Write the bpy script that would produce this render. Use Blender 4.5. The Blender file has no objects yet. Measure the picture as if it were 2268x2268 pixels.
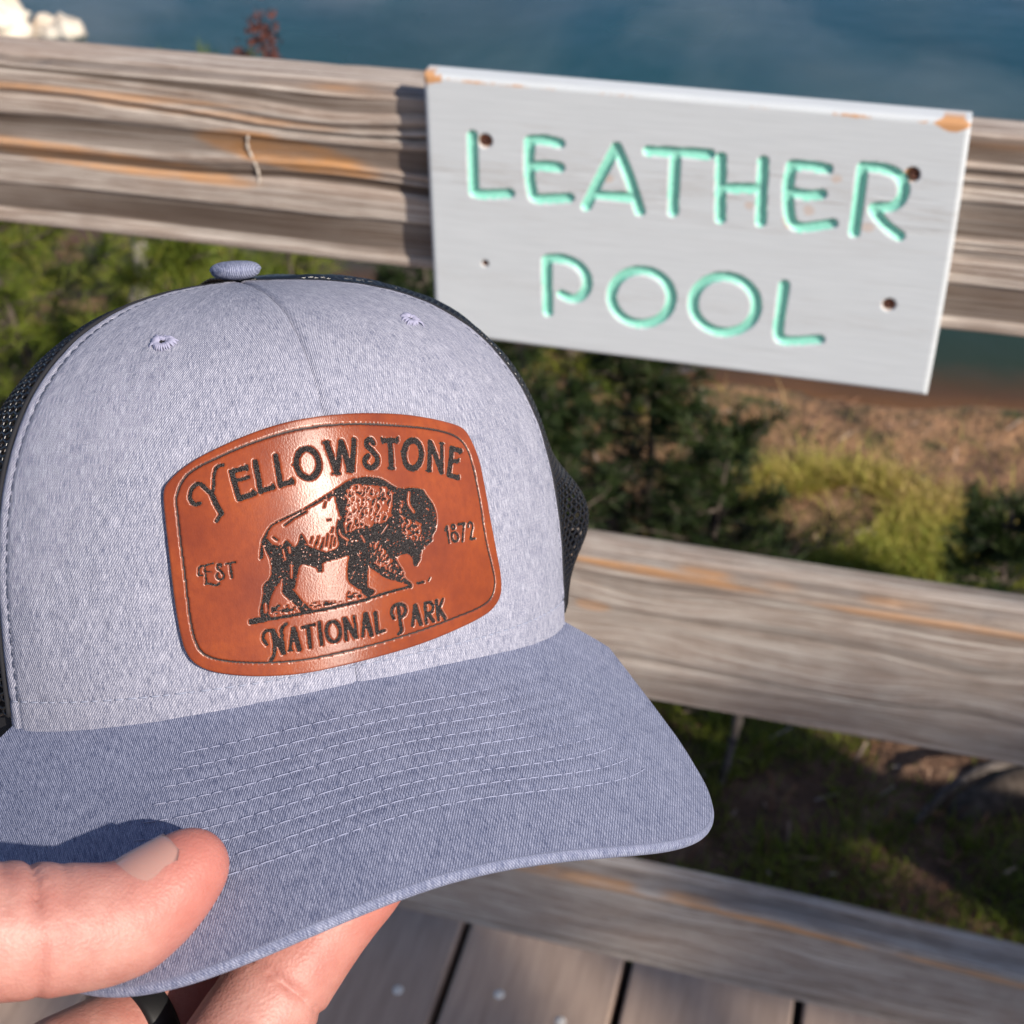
import bpy, math, random
import numpy as np
from mathutils import Matrix, Vector

# ------------------------------------------------------------------ camera, light, exposure
scene = bpy.context.scene
rad = math.radians
CAM = Vector((0.0, -0.9262, 1.40995))                       # world: X along the railing, Y away from it, Z up, deck at z = 0
camd = bpy.data.cameras.new("camera"); cam = bpy.data.objects.new("camera", camd)
scene.collection.objects.link(cam); scene.camera = cam
camd.sensor_width = 36.0; camd.lens = 50.325; camd.clip_start = 0.01; camd.clip_end = 500
right = Vector((0.965107, 0.260431, -0.027266)); down = Vector((0.136497, -0.589207, -0.796369)); fwd = Vector((-0.223464, 0.764860, -0.604196))
m = Matrix.Identity(4)
for i in range(3):
    m[i][0] = right[i]; m[i][1] = -down[i]; m[i][2] = -fwd[i]; m[i][3] = CAM[i]
cam.matrix_world = m
camd.dof.use_dof = True; camd.dof.focus_distance = 0.365; camd.dof.aperture_fstop = 23.0; camd.dof.aperture_blades = 0

SUN_AZ, SUN_EL = 120.0, 34.0                                 # clockwise from +Y, elevation
world = bpy.data.worlds.new("World"); scene.world = world; world.use_nodes = True
wn = world.node_tree.nodes; wl = world.node_tree.links
sky = wn.new("ShaderNodeTexSky"); sky.sky_type = 'NISHITA'; sky.sun_disc = False
sky.sun_elevation = rad(SUN_EL); sky.sun_rotation = rad(SUN_AZ); sky.altitude = 2200; sky.air_density = 0.7; sky.dust_density = 3.5; sky.ozone_density = 0.6
wl.new(sky.outputs[0], wn["Background"].inputs[0]); wn["Background"].inputs[1].default_value = 0.13
sund = bpy.data.lights.new("sun", 'SUN'); sun = bpy.data.objects.new("sun", sund); scene.collection.objects.link(sun)
sund.energy = 4.6; sund.angle = rad(0.8); sund.color = (1.0, 0.91, 0.79)
sdir = Vector((math.sin(rad(SUN_AZ)) * math.cos(rad(SUN_EL)), math.cos(rad(SUN_AZ)) * math.cos(rad(SUN_EL)), math.sin(rad(SUN_EL))))
sun.rotation_euler = sdir.to_track_quat('Z', 'Y').to_euler()
scene.view_settings.view_transform = 'Standard'; scene.view_settings.look = 'None'
scene.view_settings.exposure = 0.38; scene.view_settings.gamma = 1.0
scene.render.film_transparent = False
scene.cycles.max_bounces = 6; scene.cycles.use_denoising = True

# ------------------------------------------------------------------ helpers
rng = np.random.default_rng(11); random.seed(11)
COL = scene.collection
def _h(ix, iy, s):
    with np.errstate(over='ignore'):
        n = (ix.astype(np.int64) * 374761393 + iy.astype(np.int64) * 668265263 + int(s) * 974634777).astype(np.uint64) & np.uint64(0xffffffff)
        n = ((n ^ (n >> np.uint64(13))) * np.uint64(1274126177)) & np.uint64(0xffffffff)
        n = ((n ^ (n >> np.uint64(16))) * np.uint64(2246822519)) & np.uint64(0xffffffff)
    return ((n ^ (n >> np.uint64(15))) & np.uint64(0xffff)).astype(np.float64) / 65535.0
def vn(x, y, s=0):
    x = np.asarray(x, float); y = np.asarray(y, float) + 0 * x; x = x + 0 * y
    ix = np.floor(x).astype(np.int64); iy = np.floor(y).astype(np.int64); fx = x - ix; fy = y - iy
    fx = fx * fx * (3 - 2 * fx); fy = fy * fy * (3 - 2 * fy)
    a = _h(ix, iy, s); b = _h(ix + 1, iy, s); c = _h(ix, iy + 1, s); d = _h(ix + 1, iy + 1, s)
    return (a * (1 - fx) + b * fx) * (1 - fy) + (c * (1 - fx) + d * fx) * fy
def fbm(x, y, s=0, o=4):
    t = 0; a = 0.5; n = 0
    for i in range(o):
        t = t + a * vn(np.asarray(x) * 2 ** i, np.asarray(y) * 2 ** i, s + i); n += a; a *= 0.5
    return t / n
def sstep(a, b, x):
    t = np.clip((np.asarray(x, float) - a) / (b - a), 0, 1); return t * t * (3 - 2 * t)

def mk(name, verts, faces, mat=None, parent=None, attrs=None, smooth=True, matidx=None):
    """faces: list of lists, or an (n,3)/(n,4) int array"""
    me = bpy.data.meshes.new(name); verts = np.asarray(verts, np.float32).reshape(-1, 3)
    if isinstance(faces, np.ndarray):
        nf, k = faces.shape
        me.vertices.add(len(verts)); me.vertices.foreach_set('co', verts.ravel())
        me.loops.add(nf * k); me.loops.foreach_set('vertex_index', faces.astype(np.int32).ravel())
        me.polygons.add(nf); me.polygons.foreach_set('loop_start', np.arange(0, nf * k, k, dtype=np.int32))
        me.update(calc_edges=True)
    else:
        me.from_pydata(verts.tolist(), [], faces); me.update()
    me.polygons.foreach_set('use_smooth', np.full(len(me.polygons), smooth))
    for k, v in (attrs or {}).items():
        v = np.asarray(v, np.float32)
        if v.ndim == 1:
            a = me.attributes.new(k, 'FLOAT', 'POINT'); a.data.foreach_set('value', v)
        else:
            if v.shape[1] == 2: v = np.c_[v, np.zeros(len(v))]
            a = me.attributes.new(k, 'FLOAT_VECTOR', 'POINT'); a.data.foreach_set('vector', v.astype(np.float32).ravel())
    o = bpy.data.objects.new(name, me); COL.objects.link(o)
    if mat:
        for mm in (mat if isinstance(mat, (list, tuple)) else [mat]): me.materials.append(mm)
    if parent: o.parent = parent
    return o
def gridf(nu, nv, off=0, wrap=False):
    i, j = np.meshgrid(np.arange(nu if wrap else nu - 1), np.arange(nv - 1), indexing='ij')
    i2 = (i + 1) % nu
    return np.stack([i * nv + j, i2 * nv + j, i2 * nv + j + 1, i * nv + j + 1], -1).reshape(-1, 4) + off
def take(V, Fc, attrs=None):
    """compact a face subset"""
    used, inv = np.unique(Fc, return_inverse=True)
    return V[used], inv.reshape(Fc.shape), {k: v[used] for k, v in (attrs or {}).items()}
def tag(o, label=None, cat=None, group=None, kind=None):
    for k, v in (('label', label), ('category', cat), ('group', group), ('kind', kind)):
        if v: o[k] = v
    return o
def empty(name, loc=(0, 0, 0)):
    o = bpy.data.objects.new(name, None); COL.objects.link(o); o.location = loc; o.empty_display_size = 0.05; return o
def tube(path, radii, n=8, cap=True):
    path = np.asarray(path, float); radii = np.broadcast_to(radii, (len(path),))
    T = np.gradient(path, axis=0); T /= np.linalg.norm(T, axis=1, keepdims=True) + 1e-12
    ref = np.array([0, 0, 1.0]) if abs(T[0][2]) < 0.9 else np.array([1.0, 0, 0])
    V = []; N = np.cross(T[0], ref); N /= np.linalg.norm(N)
    for p, t, r in zip(path, T, radii):
        N = N - t * (N @ t); N /= np.linalg.norm(N); B = np.cross(t, N)
        a = np.linspace(0, 2 * np.pi, n, endpoint=False)
        V.append(p + r * (np.cos(a)[:, None] * N + np.sin(a)[:, None] * B))
    V = np.concatenate(V); F = []
    for i in range(len(path) - 1):
        for k in range(n): F.append([i * n + k, i * n + (k + 1) % n, (i + 1) * n + (k + 1) % n, (i + 1) * n + k])
    F = np.array(F)
    if cap:
        V = np.r_[V, path[:1], path[-1:]]; c0 = len(V) - 2; e = (len(path) - 1) * n
        F = np.r_[F, [[c0, (k + 1) % n, k, c0] for k in range(0)]] if False else F
        capf = [[c0, (k + 1) % n, k, k] for k in range(n)] + [[c0 + 1, e + k, e + (k + 1) % n, e + (k + 1) % n] for k in range(n)]
        return V, [list(f) for f in F] + [f[:3] for f in capf]
    return V, F
def join(parts):
    V = []; F = []; o = 0
    for v, f in parts:
        V.append(v); F += [[int(a) + o for a in ff] for ff in f]; o += len(v)
    return np.concatenate(V), F
def cr(P, n=6, closed=False):
    P = np.asarray(P, float); N = len(P); out = []
    for i in range(N if closed else N - 1):
        g = (lambda k: P[k % N]) if closed else (lambda k: P[min(max(k, 0), N - 1)])
        a, b, c, d = g(i - 1), g(i), g(i + 1), g(i + 2)
        for t in np.arange(n) / n:
            out.append(0.5 * (2 * b + (c - a) * t + (2 * a - 5 * b + 4 * c - d) * t * t + (3 * b - a - 3 * c + d) * t ** 3))
    if not closed: out.append(P[-1])
    return np.array(out)
def segdist(X, P):
    """distance from points X (n,2) to the polyline P"""
    best = np.full(len(X), 1e9)
    for a, b in zip(P[:-1], P[1:]):
        d = b - a; w = X - a; s = np.clip((w @ d) / (d @ d + 1e-12), 0, 1)
        best = np.minimum(best, ((w - s[:, None] * d) ** 2).sum(1))
    return np.sqrt(best)
def inpoly(X, P):
    c = np.zeros(len(X), bool); P = np.asarray(P)
    for a, b in zip(P, np.roll(P, -1, 0)):
        if a[1] == b[1]: continue
        c ^= ((a[1] > X[:, 1]) != (b[1] > X[:, 1])) & (X[:, 0] < (b[0] - a[0]) * (X[:, 1] - a[1]) / (b[1] - a[1]) + a[0])
    return c

# ------------------------------------------------------------------ materials
class N:
    def __init__(s, name):
        s.m = bpy.data.materials.new(name); s.m.use_nodes = True; s.t = s.m.node_tree; s.b = s.t.nodes["Principled BSDF"]
    def new(s, typ, **k):
        n = s.t.nodes.new("ShaderNode" + typ)
        for a, v in k.items(): setattr(n, a, v)
        return n
    def set(s, node, **k):
        for a, v in k.items():
            i = node.inputs[a.replace('_', ' ')] if a.replace('_', ' ') in node.inputs else node.inputs[int(a[1:])]
            s.put(i, v)
        return node
    def put(s, inp, v):
        if isinstance(v, bpy.types.NodeSocket): s.t.links.new(v, inp)
        elif isinstance(v, (tuple, list)) and len(v) == 3 and inp.type == 'RGBA': inp.default_value = (*v, 1)
        else: inp.default_value = v
    def attr(s, name, out='Fac'):
        n = s.new("Attribute"); n.attribute_name = name; return n.outputs[out]
    def math(s, op, a, b=0.0, clamp=False):
        n = s.new("Math", operation=op, use_clamp=clamp); s.put(n.inputs[0], a); s.put(n.inputs[1], b); return n.outputs[0]
    def mapr(s, v, a, b, c=0.0, d=1.0):
        n = s.new("MapRange"); s.put(n.inputs[0], v); n.inputs[1].default_value = a; n.inputs[2].default_value = b; n.inputs[3].default_value = c; n.inputs[4].default_value = d; return n.outputs[0]
    def mix(s, f, a, b, blend='MIX'):
        n = s.new("Mix", data_type='RGBA', blend_type=blend); s.put(n.inputs[0], f); s.put(n.inputs[6], a); s.put(n.inputs[7], b); return n.outputs[2]
    def scale(s, vec, xyz, loc=(0, 0, 0), rot=(0, 0, 0)):
        n = s.new("Mapping"); s.put(n.inputs[0], vec); n.inputs[1].default_value = loc; n.inputs[2].default_value = rot; n.inputs[3].default_value = xyz; return n.outputs[0]
    def noise(s, vec, sc=1.0, det=3.0, rough=0.55, dist=0.0):
        n = s.new("TexNoise"); s.put(n.inputs['Vector'], vec); n.inputs['Scale'].default_value = sc; n.inputs['Detail'].default_value = det; n.inputs['Roughness'].default_value = rough; n.inputs['Distortion'].default_value = dist; return n.outputs[0]
    def vor(s, vec, sc=1.0, out='Distance', feature='F1'):
        n = s.new("TexVoronoi", feature=feature); s.put(n.inputs['Vector'], vec); n.inputs['Scale'].default_value = sc; return n.outputs[out]
    def wave(s, vec, sc, dist=0.0, prof='SIN', dirn='X'):
        n = s.new("TexWave", wave_profile=prof, bands_direction=dirn); s.put(n.inputs['Vector'], vec); n.inputs['Scale'].default_value = sc; n.inputs['Distortion'].default_value = dist; n.inputs['Detail'].default_value = 1.5; return n.outputs[1]
    def ramp(s, f, stops):
        n = s.new("ValToRGB"); s.put(n.inputs[0], f); e = n.color_ramp.elements
        while len(e) < len(stops): e.new(0.5)
        for q, (p, c) in zip(e, stops): q.position = p; q.color = (*c, 1) if len(c) == 3 else c
        return n.outputs[0]
    def bump(s, h, strength=0.3, dist=0.001, prev=None):
        n = s.new("Bump"); s.put(n.inputs['Height'], h); n.inputs['Strength'].default_value = strength; n.inputs['Distance'].default_value = dist
        if prev is not None: s.put(n.inputs['Normal'], prev)
        return n.outputs[0]
    def obj(s): return s.new("TexCoord").outputs['Object']
    def out(s, col=None, rough=None, normal=None, **k):
        if col is not None: s.put(s.b.inputs['Base Color'], col)
        if rough is not None: s.put(s.b.inputs['Roughness'], rough)
        if normal is not None: s.put(s.b.inputs['Normal'], normal)
        for a, v in k.items(): s.put(s.b.inputs[a.replace('_', ' ')], v)
        return s.m
def plain(name, col, rough=0.6, **k):
    return N(name).out(col, rough, **k)

def fabric(name, base_lo, base_hi, visor=False):
    n = N(name); uv = n.attr('fuv', 'Vector')                 # fuv is in centimetres
    streak = n.noise(n.scale(uv, (30, 3.2, 1)), 1.0, 3, 0.65)   # long yarn streaks
    cross = n.noise(n.scale(uv, (3.5, 20, 1)), 1.0, 3, 0.7)
    fleck = n.noise(n.scale(uv, (34, 24, 1)), 1.0, 2, 0.8)
    f = n.math('ADD', n.math('MULTIPLY', streak, 0.58), n.math('ADD', n.math('MULTIPLY', cross, 0.12), n.math('MULTIPLY', fleck, 0.30)))
    blot = n.noise(n.scale(uv, (1.1, 0.6, 1)), 1.0, 3, 0.6)
    f = n.math('ADD', f, n.math('MULTIPLY', n.math('SUBTRACT', blot, 0.5), 0.10))
    col = n.ramp(f, [(0.38, base_lo), (0.5, tuple(0.5 * (a + b) for a, b in zip(base_lo, base_hi))), (0.62, base_hi)])
    # fine diagonal twill
    tw = n.wave(n.scale(uv, (1, 1, 1), rot=(0, 0, rad(33))), 5.4, 0.6)
    col = n.mix(n.mapr(tw, 0.15, 0.75, 0.48, 0.0), col, tuple(a * 0.72 for a in base_lo))
    nm = n.bump(n.math('ADD', n.math('MULTIPLY', tw, 0.7), n.math('MULTIPLY', fleck, 0.8)), 0.55, 0.0004)
    return n.out(col, 0.92, nm, Sheen_Weight=0.05, Sheen_Roughness=0.6, Sheen_Tint=(0.85, 0.9, 1.0), Specular_IOR_Level=0.2)
M = {}
M['crown'] = fabric('heather_twill', (0.128, 0.140, 0.215), (0.615, 0.605, 0.695))
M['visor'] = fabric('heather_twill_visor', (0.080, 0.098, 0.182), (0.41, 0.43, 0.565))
def rep_leather():
    n = N('tan_leather'); tg = n.new('VectorTransform', vector_type='VECTOR', convert_from='OBJECT', convert_to='WORLD'); n.put(tg.inputs[0], n.attr('grain_dir', 'Vector')); o = n.attr('puv', 'Vector')          # patch coordinates in millimetres
    big = n.noise(n.scale(o, (0.05, 0.05, 1)), 1.0, 4, 0.6); mid = n.noise(n.scale(o, (0.6, 0.35, 1)), 1.0, 4, 0.65); gr = n.vor(n.scale(o, (2.2, 1.5, 1)), 1.0); fine = n.noise(n.scale(o, (4, 2.6, 1)), 1.0, 2)
    c = n.ramp(big, [(0.3, (0.175, 0.031, 0.009)), (0.55, (0.265, 0.051, 0.011)), (0.75, (0.335, 0.071, 0.011))])
    c = n.mix(n.mapr(mid, 0.42, 0.68, 0.0, 0.45), c, (0.165, 0.030, 0.011))
    h = n.math('ADD', n.math('MULTIPLY', gr, 0.6), n.math('MULTIPLY', fine, 0.5))
    return n.out(c, n.mapr(mid, 0.3, 0.7, 0.34, 0.41), n.bump(h, 0.13, 0.00025), Specular_IOR_Level=0.62, Coat_Weight=0.15, Coat_Roughness=0.30, Anisotropic=0.95, Tangent=tg.outputs[0])
M['leather'] = rep_leather()
def rep_burn():
    n = N('burnt_engraving'); o = n.attr('puv', 'Vector')
    v = n.vor(n.scale(o, (3.2, 3.2, 1)), 1.0, 'Color'); d = n.vor(n.scale(o, (3.2, 3.2, 1)), 1.0)
    c = n.ramp(n.noise(n.scale(o, (2.6, 2.6, 1)), 1.0, 2), [(0.35, (0.011, 0.008, 0.008)), (0.55, (0.030, 0.024, 0.022)), (0.75, (0.10, 0.088, 0.084))])
    return n.out(c, 0.42, n.bump(d, 0.9, 0.0005), Specular_IOR_Level=0.6)
M['burn'] = rep_burn()
M['burn_line'] = plain('burnt_line', (0.028, 0.010, 0.008), 0.6)
M['thread_dark'] = plain('dark_thread', (0.03, 0.04, 0.075), 0.7)
M['thread_light'] = plain('pale_thread', (0.31, 0.33, 0.455), 0.85)
M['thread_crown'] = plain('crown_thread', (0.29, 0.31, 0.40), 0.75)
M['thread_lilac'] = plain('lilac_thread', (0.34, 0.335, 0.46), 0.8)
M['mesh'] = plain('black_netting', (0.008, 0.009, 0.013), 0.28, Specular_IOR_Level=0.6)
M['black'] = plain('black_cotton', (0.012, 0.012, 0.016), 0.85)
M['lining'] = plain('visor_underside', (0.16, 0.18, 0.27), 0.9)

def wood(name, dark, mid_, light, fresh=(0.62, 0.30, 0.11), warm=0.3, gm=0.85):
    n = N(name); w = n.attr('wuv', 'Vector'); g = n.attr('grain'); fr = n.attr('fresh')
    a = n.noise(n.scale(w, (4.0, 300, 1)), 1.0, 5, 0.75); b = n.noise(n.scale(w, (14, 800, 1)), 1.0, 3, 0.7); lo = n.noise(n.scale(w, (2.2, 14, 1)), 1.0, 3, 0.6); bl = n.noise(n.scale(w, (26, 40, 1)), 1.0, 4, 0.6)
    c = n.ramp(n.math('ADD', n.math('MULTIPLY', a, 0.6), n.math('MULTIPLY', b, 0.4)), [(0.40, dark), (0.5, mid_), (0.60, light)])
    c = n.mix(n.mapr(bl, 0.45, 0.75, 0.0, 0.35), c, light)
    c = n.mix(n.mapr(lo, 0.48, 0.72, 0.0, warm), c, (0.36, 0.20, 0.12))
    c = n.mix(n.math('MULTIPLY', fr, n.mapr(n.math('ADD', n.math('MULTIPLY', a, 0.6), n.math('MULTIPLY', bl, 0.4)), 0.38, 0.56, 0.30, 1.0)), c, fresh)
    c = n.mix(n.mapr(g, 0.2, 0.95, 0.0, gm), c, tuple(x * 0.4 for x in dark))
    return n.out(c, 0.86, n.bump(n.math('ADD', n.math('MULTIPLY', a, 0.7), n.math('MULTIPLY', b, 0.5)), 0.8, 0.0016), Specular_IOR_Level=0.25)
M['wood_top'] = wood('weathered_pine', (0.17, 0.115, 0.085), (0.38, 0.315, 0.27), (0.62, 0.55, 0.49), warm=0.42, gm=0.95)
M['wood_low'] = wood('weathered_grey_pine', (0.165, 0.138, 0.114), (0.36, 0.283, 0.235), (0.60, 0.55, 0.49), warm=0.14, gm=0.42)

# ------------------------------------------------------------------ railing
railing = tag(empty('railing', (0, 0.09, 0)), 'weathered grey wooden boardwalk railing of three horizontal rails', 'railing')
INV = Matrix.Translation((0, -0.09, 0))
def rail(name, ztop, h, T, tz, ty, oy, mat, seed, ridges, freshes, wob=0.0, label=None):
    L0, L1 = -2.6, 2.4
    xs = np.r_[np.linspace(L0, -0.95, 60, endpoint=False), np.linspace(-0.95, 0.55, 420), np.linspace(0.56, L1, 60)]
    R = 0.006
    # perimeter in (y, z), s = running length from the back top edge, forward over the top and down the front
    def arc(cy, cz, a0, a1, k=5): a = np.radians(np.linspace(a0, a1, k)); return [(cy + R * math.cos(t), cz + R * math.sin(t)) for t in a]
    P = arc(T - R, -R, 0, 90) + [(y, 0) for y in np.linspace(T - R, R, 16)[1:-1]] + arc(R, -R, 90, 180) + [(0, z) for z in np.linspace(-R, -h + R, 92)[1:-1]] + arc(R, -h + R, 180, 270) + [(y, -h) for y in np.linspace(R, T - R, 8)[1:-1]] + arc(T - R, -h + R, 270, 360) + [(T, z) for z in np.linspace(-h + R, -R, 8)[1:-1]]
    P = np.array(P); d = np.roll(P, -1, 0) - np.roll(P, 1, 0); nrm = np.stack([d[:, 1], -d[:, 0]], 1); nrm /= np.linalg.norm(nrm, axis=1)[:, None]
    if nrm[0, 0] < 0: nrm = -nrm
    s = np.r_[0, np.cumsum(np.linalg.norm(np.diff(P, axis=0), axis=1))]
    X, Sg = np.meshgrid(xs, s, indexing='ij'); Yp = np.broadcast_to(P[:, 0], X.shape); Zp = np.broadcast_to(P[:, 1], X.shape)
    # growth rings: warped bands along the board, pinched near knots
    warp = 0.006 * (fbm(X * 2.2, Sg * 12, seed, 3) - 0.5) * 2 + 0.003 * (fbm(X * 9, Sg * 30, seed + 5, 2) - 0.5)
    for kx, ks, amp, wx in ridges['knots']:
        warp = warp + amp * np.exp(-((X - kx) / wx) ** 2) * np.tanh((Sg - ks) / 0.012) * np.exp(-((Sg - ks) / 0.035) ** 2)
    q = (Sg + warp)
    # uneven spacing: integrate a 1-D noise
    band = fbm(q * ridges['freq'], X * 0.45, seed + 9, 2)
    gro = sstep(0.51, 0.60, band) * (0.45 + 0.55 * vn(X * 4, q * 60, seed + 2))
    fine = fbm(q * 420, X * 5, seed + 3, 2)
    disp = -ridges['depth'] * gro - 0.0007 * fine
    front = (Yp < 0.001)
    wave_ = wob * (fbm(X * 1.7, X * 0 + 3.3, seed + 20, 2) - 0.5)
    Y = Yp + nrm[None, :, 0] * disp + 0.0; Z = Zp + nrm[None, :, 1] * disp + wave_ * sstep(-0.08, 0.0, Zp)
    # worn edge nicks
    edge = np.exp(-((Sg - (T - 0.003)) / 0.006) ** 2); nick = sstep(0.62, 0.8, fbm(X * 14, X * 0, seed + 30, 3)); Z = Z - edge * nick * 0.003; Y = Y + edge * nick * 0.0025
    fresh = np.zeros_like(X)
    for fx, fs, wx, ws, st, sl in freshes:
        r2 = ((X - fx) / wx) ** 2 + ((Sg - fs - sl * (X - fx)) / ws) ** 2
        fresh = np.maximum(fresh, st * sstep(1.15, 0.55, r2 + 0.5 * (fbm(X * 40, Sg * 160, seed + 40, 2) - 0.5)))
    fresh = np.maximum(fresh, 0.85 * edge * sstep(0.52, 0.62, fbm(X * 7, X * 0 + 8, seed + 31, 3)))
    V = np.stack([X, Y + oy + ty * X, Z + ztop + tz * X], -1).reshape(-1, 3) - np.array([0, 0.09, 0])
    nu, nv = X.shape
    i, j = np.meshgrid(np.arange(nu - 1), np.arange(nv), indexing='ij'); j2 = (j + 1) % nv
    F = np.stack([i * nv + j, i * nv + j2, (i + 1) * nv + j2, (i + 1) * nv + j], -1).reshape(-1, 4)
    F = [f for f in F.tolist()] + [list(range(nv))[::-1], [(nu - 1) * nv + k for k in range(nv)]]
    o = mk('rail', V, F, mat, railing, {'grain': gro.ravel(), 'fresh': np.clip(fresh, 0, 1).ravel(), 'wuv': np.stack([X + 0.13 * seed, q], -1).reshape(-1, 2)})
    if label: o['label'] = label
    return o
rail('rail', 1.0324, 0.140, 0.0530, -0.0152, 0.0052, 0.0, M['wood_top'], 3, dict(freq=150, depth=0.0034, knots=[(-0.40, 0.098, 0.012, 0.10), (-0.62, 0.060, 0.006, 0.12)]),
     [(-0.435, 0.108, 0.075, 0.013, 1.0, 0.10), (-0.60, 0.128, 0.14, 0.009, 0.8, 0.05), (-0.62, 0.075, 0.16, 0.004, 0.6, 0.0), (-0.50, 0.083, 0.12, 0.003, 0.5, 0.02)], 0.002, 'grey and orange weathered top rail that carries the painted sign')
rail('rail', 0.6416, 0.1559, 0.0451, -0.0074, -0.0074, -0.0051, M['wood_low'], 17, dict(freq=110, depth=0.0012, knots=[(-0.16, 0.105, 0.018, 0.07), (0.12, 0.12, 0.014, 0.06), (0.02, 0.16, 0.010, 0.08)]),
     [(-0.15, 0.051, 0.10, 0.005, 0.9, 0.03), (0.10, 0.058, 0.13, 0.005, 0.6, 0.0), (-0.20, 0.098, 0.016, 0.006, 0.6, 0.0)], 0.012, 'grey middle rail with swirling grain')
rail('rail', 0.1900, 0.1230, 0.0451, -0.0152, -0.0178, 0.0097, M['wood_low'], 29, dict(freq=110, depth=0.0014, knots=[(-0.10, 0.09, 0.012, 0.06), (0.06, 0.11, 0.010, 0.05)]),
     [(-0.02, 0.052, 0.12, 0.004, 0.9, 0.03), (-0.22, 0.05, 0.10, 0.004, 0.6, 0.02), (0.20, 0.056, 0.10, 0.005, 0.7, 0.02)], 0.016, 'shaded bottom rail just above the deck')
for px in (-1.55, 1.05):                                       # posts stand behind the rails, out of the picture on both sides
    x0, x1, y0, y1 = px - 0.045, px + 0.045, 0.062, 0.152
    zs = np.linspace(-0.34, 1.0, 30); sec = [(x0, y0), (x1, y0), (x1, y1), (x0, y1)]
    V = np.array([(x, y - 0.09, z) for z in zs for x, y in sec]); F = [[i * 4 + k, i * 4 + (k + 1) % 4, i * 4 + 4 + (k + 1) % 4, i * 4 + 4 + k] for i in range(29) for k in range(4)] + [[3, 2, 1, 0], [116, 117, 118, 119]]
    w = np.stack([V[:, 2] + px, V[:, 0] + V[:, 1]], 1)
    mk('post', V, F, M['wood_low'], railing, {'grain': np.zeros(len(V)), 'fresh': np.zeros(len(V)), 'wuv': w}, smooth=False)
# pale dried streak on the top rail
P = np.array([(-0.4640, 0.9965), (-0.4655, 0.988), (-0.4632, 0.980), (-0.4605, 0.972), (-0.4598, 0.963), (-0.4618, 0.955)])
P = cr(P, 6); wdt = 0.0009 * (1 + 0.4 * np.sin(np.arange(len(P)) * 1.3))
V, F = tube(np.c_[P[:, 0], np.full(len(P), -0.0015), P[:, 1]], wdt, 8)
tag(mk('bird_dropping', V, F, plain('chalky_white', (0.50, 0.44, 0.38), 0.9)), 'thin wavy white streak stuck to the top rail left of the sign', 'streak')

# ------------------------------------------------------------------ boardwalk deck
M['deck'] = None
def deckmat():
    n = N('recycled_plastic_lumber'); o = n.obj(); oi = n.new("ObjectInfo").outputs['Random']
    a = n.noise(n.scale(o, (90, 9, 1)), 1.0, 4, 0.6); b = n.noise(n.scale(o, (420, 300, 1)), 1.0, 2); sp = n.noise(n.scale(o, (60, 60, 1)), 1.0, 3, 0.7)
    c = n.ramp(a, [(0.3, (0.40, 0.285, 0.215)), (0.7, (0.54, 0.395, 0.305))])
    c = n.mix(n.mapr(sp, 0.66, 0.78, 0.0, 0.5), c, (0.30, 0.25, 0.22)); c = n.mix(n.math('MULTIPLY', oi, 0.25), c, (0.13, 0.10, 0.09))
    return n.out(c, 0.7, n.bump(n.math('ADD', a, b), 0.35, 0.001))
M['deck'] = deckmat(); M['screw'] = plain('pale_screw_head', (0.80, 0.74, 0.66), 0.55)
deck = tag(empty('boardwalk', (0, 0, 0)), kind='structure')
gap0, pitch, gw = -0.3635, 0.1952, 0.011
def roundbox(x0, x1, y0, y1, z0, z1, b=0.003):
    xs = [(x0, z0), (x1, z0), (x1, z1 - b), (x1 - 0.4 * b, z1 - 0.4 * b), (x1 - b, z1), (x0 + b, z1), (x0 + 0.4 * b, z1 - 0.4 * b), (x0, z1 - b)]
    V = np.array([(x, y, z) for y in (y0, y1) for x, z in xs]); k = len(xs)
    F = [[i, (i + 1) % k, k + (i + 1) % k, k + i] for i in range(k)] + [list(range(k))[::-1], list(range(k, 2 * k))]
    return V, F
pv, pf = roundbox(gw / 2, pitch - gw / 2, -1.75, 0.135, -0.045, 0.0)
plank0 = None
hv, hf = [], []
th = np.linspace(0, 2 * np.pi, 12, endpoint=False)
hv = np.array([(0.0062 * math.cos(t), 0.0062 * math.sin(t), 0.0002) for t in th] + [(0.0054 * math.cos(t), 0.0054 * math.sin(t), 0.0014) for t in th] + [(0, 0, 0.0017)])
hf = [[k, (k + 1) % 12, 12 + (k + 1) % 12, 12 + k] for k in range(12)] + [[12 + k, 12 + (k + 1) % 12, 24] for k in range(12)]
screw0 = None
for i in range(-12, 14):
    if plank0 is None:
        plank0 = o = mk('plank', pv, pf, M['deck'], deck, smooth=False)
    else:
        o = plank0.copy(); COL.objects.link(o); o.parent = deck
    o.location = (gap0 + pitch * i, 0, float(rng.normal(0, 0.0012)))
    for sx, sy in ((0.052, -0.028), (0.143, -0.034), (0.05, -0.92), (0.145, -0.915), (0.05, -1.70), (0.145, -1.70)):
        if screw0 is None: screw0 = s = mk('screw', hv, hf, M['screw'], o)
        else: s = screw0.copy(); COL.objects.link(s); s.parent = o
        s.location = (sx + float(rng.normal(0, 0.006)), sy + float(rng.normal(0, 0.006)), 0)
jm = plain('dark_joist', (0.05, 0.042, 0.035), 0.9)
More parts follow.
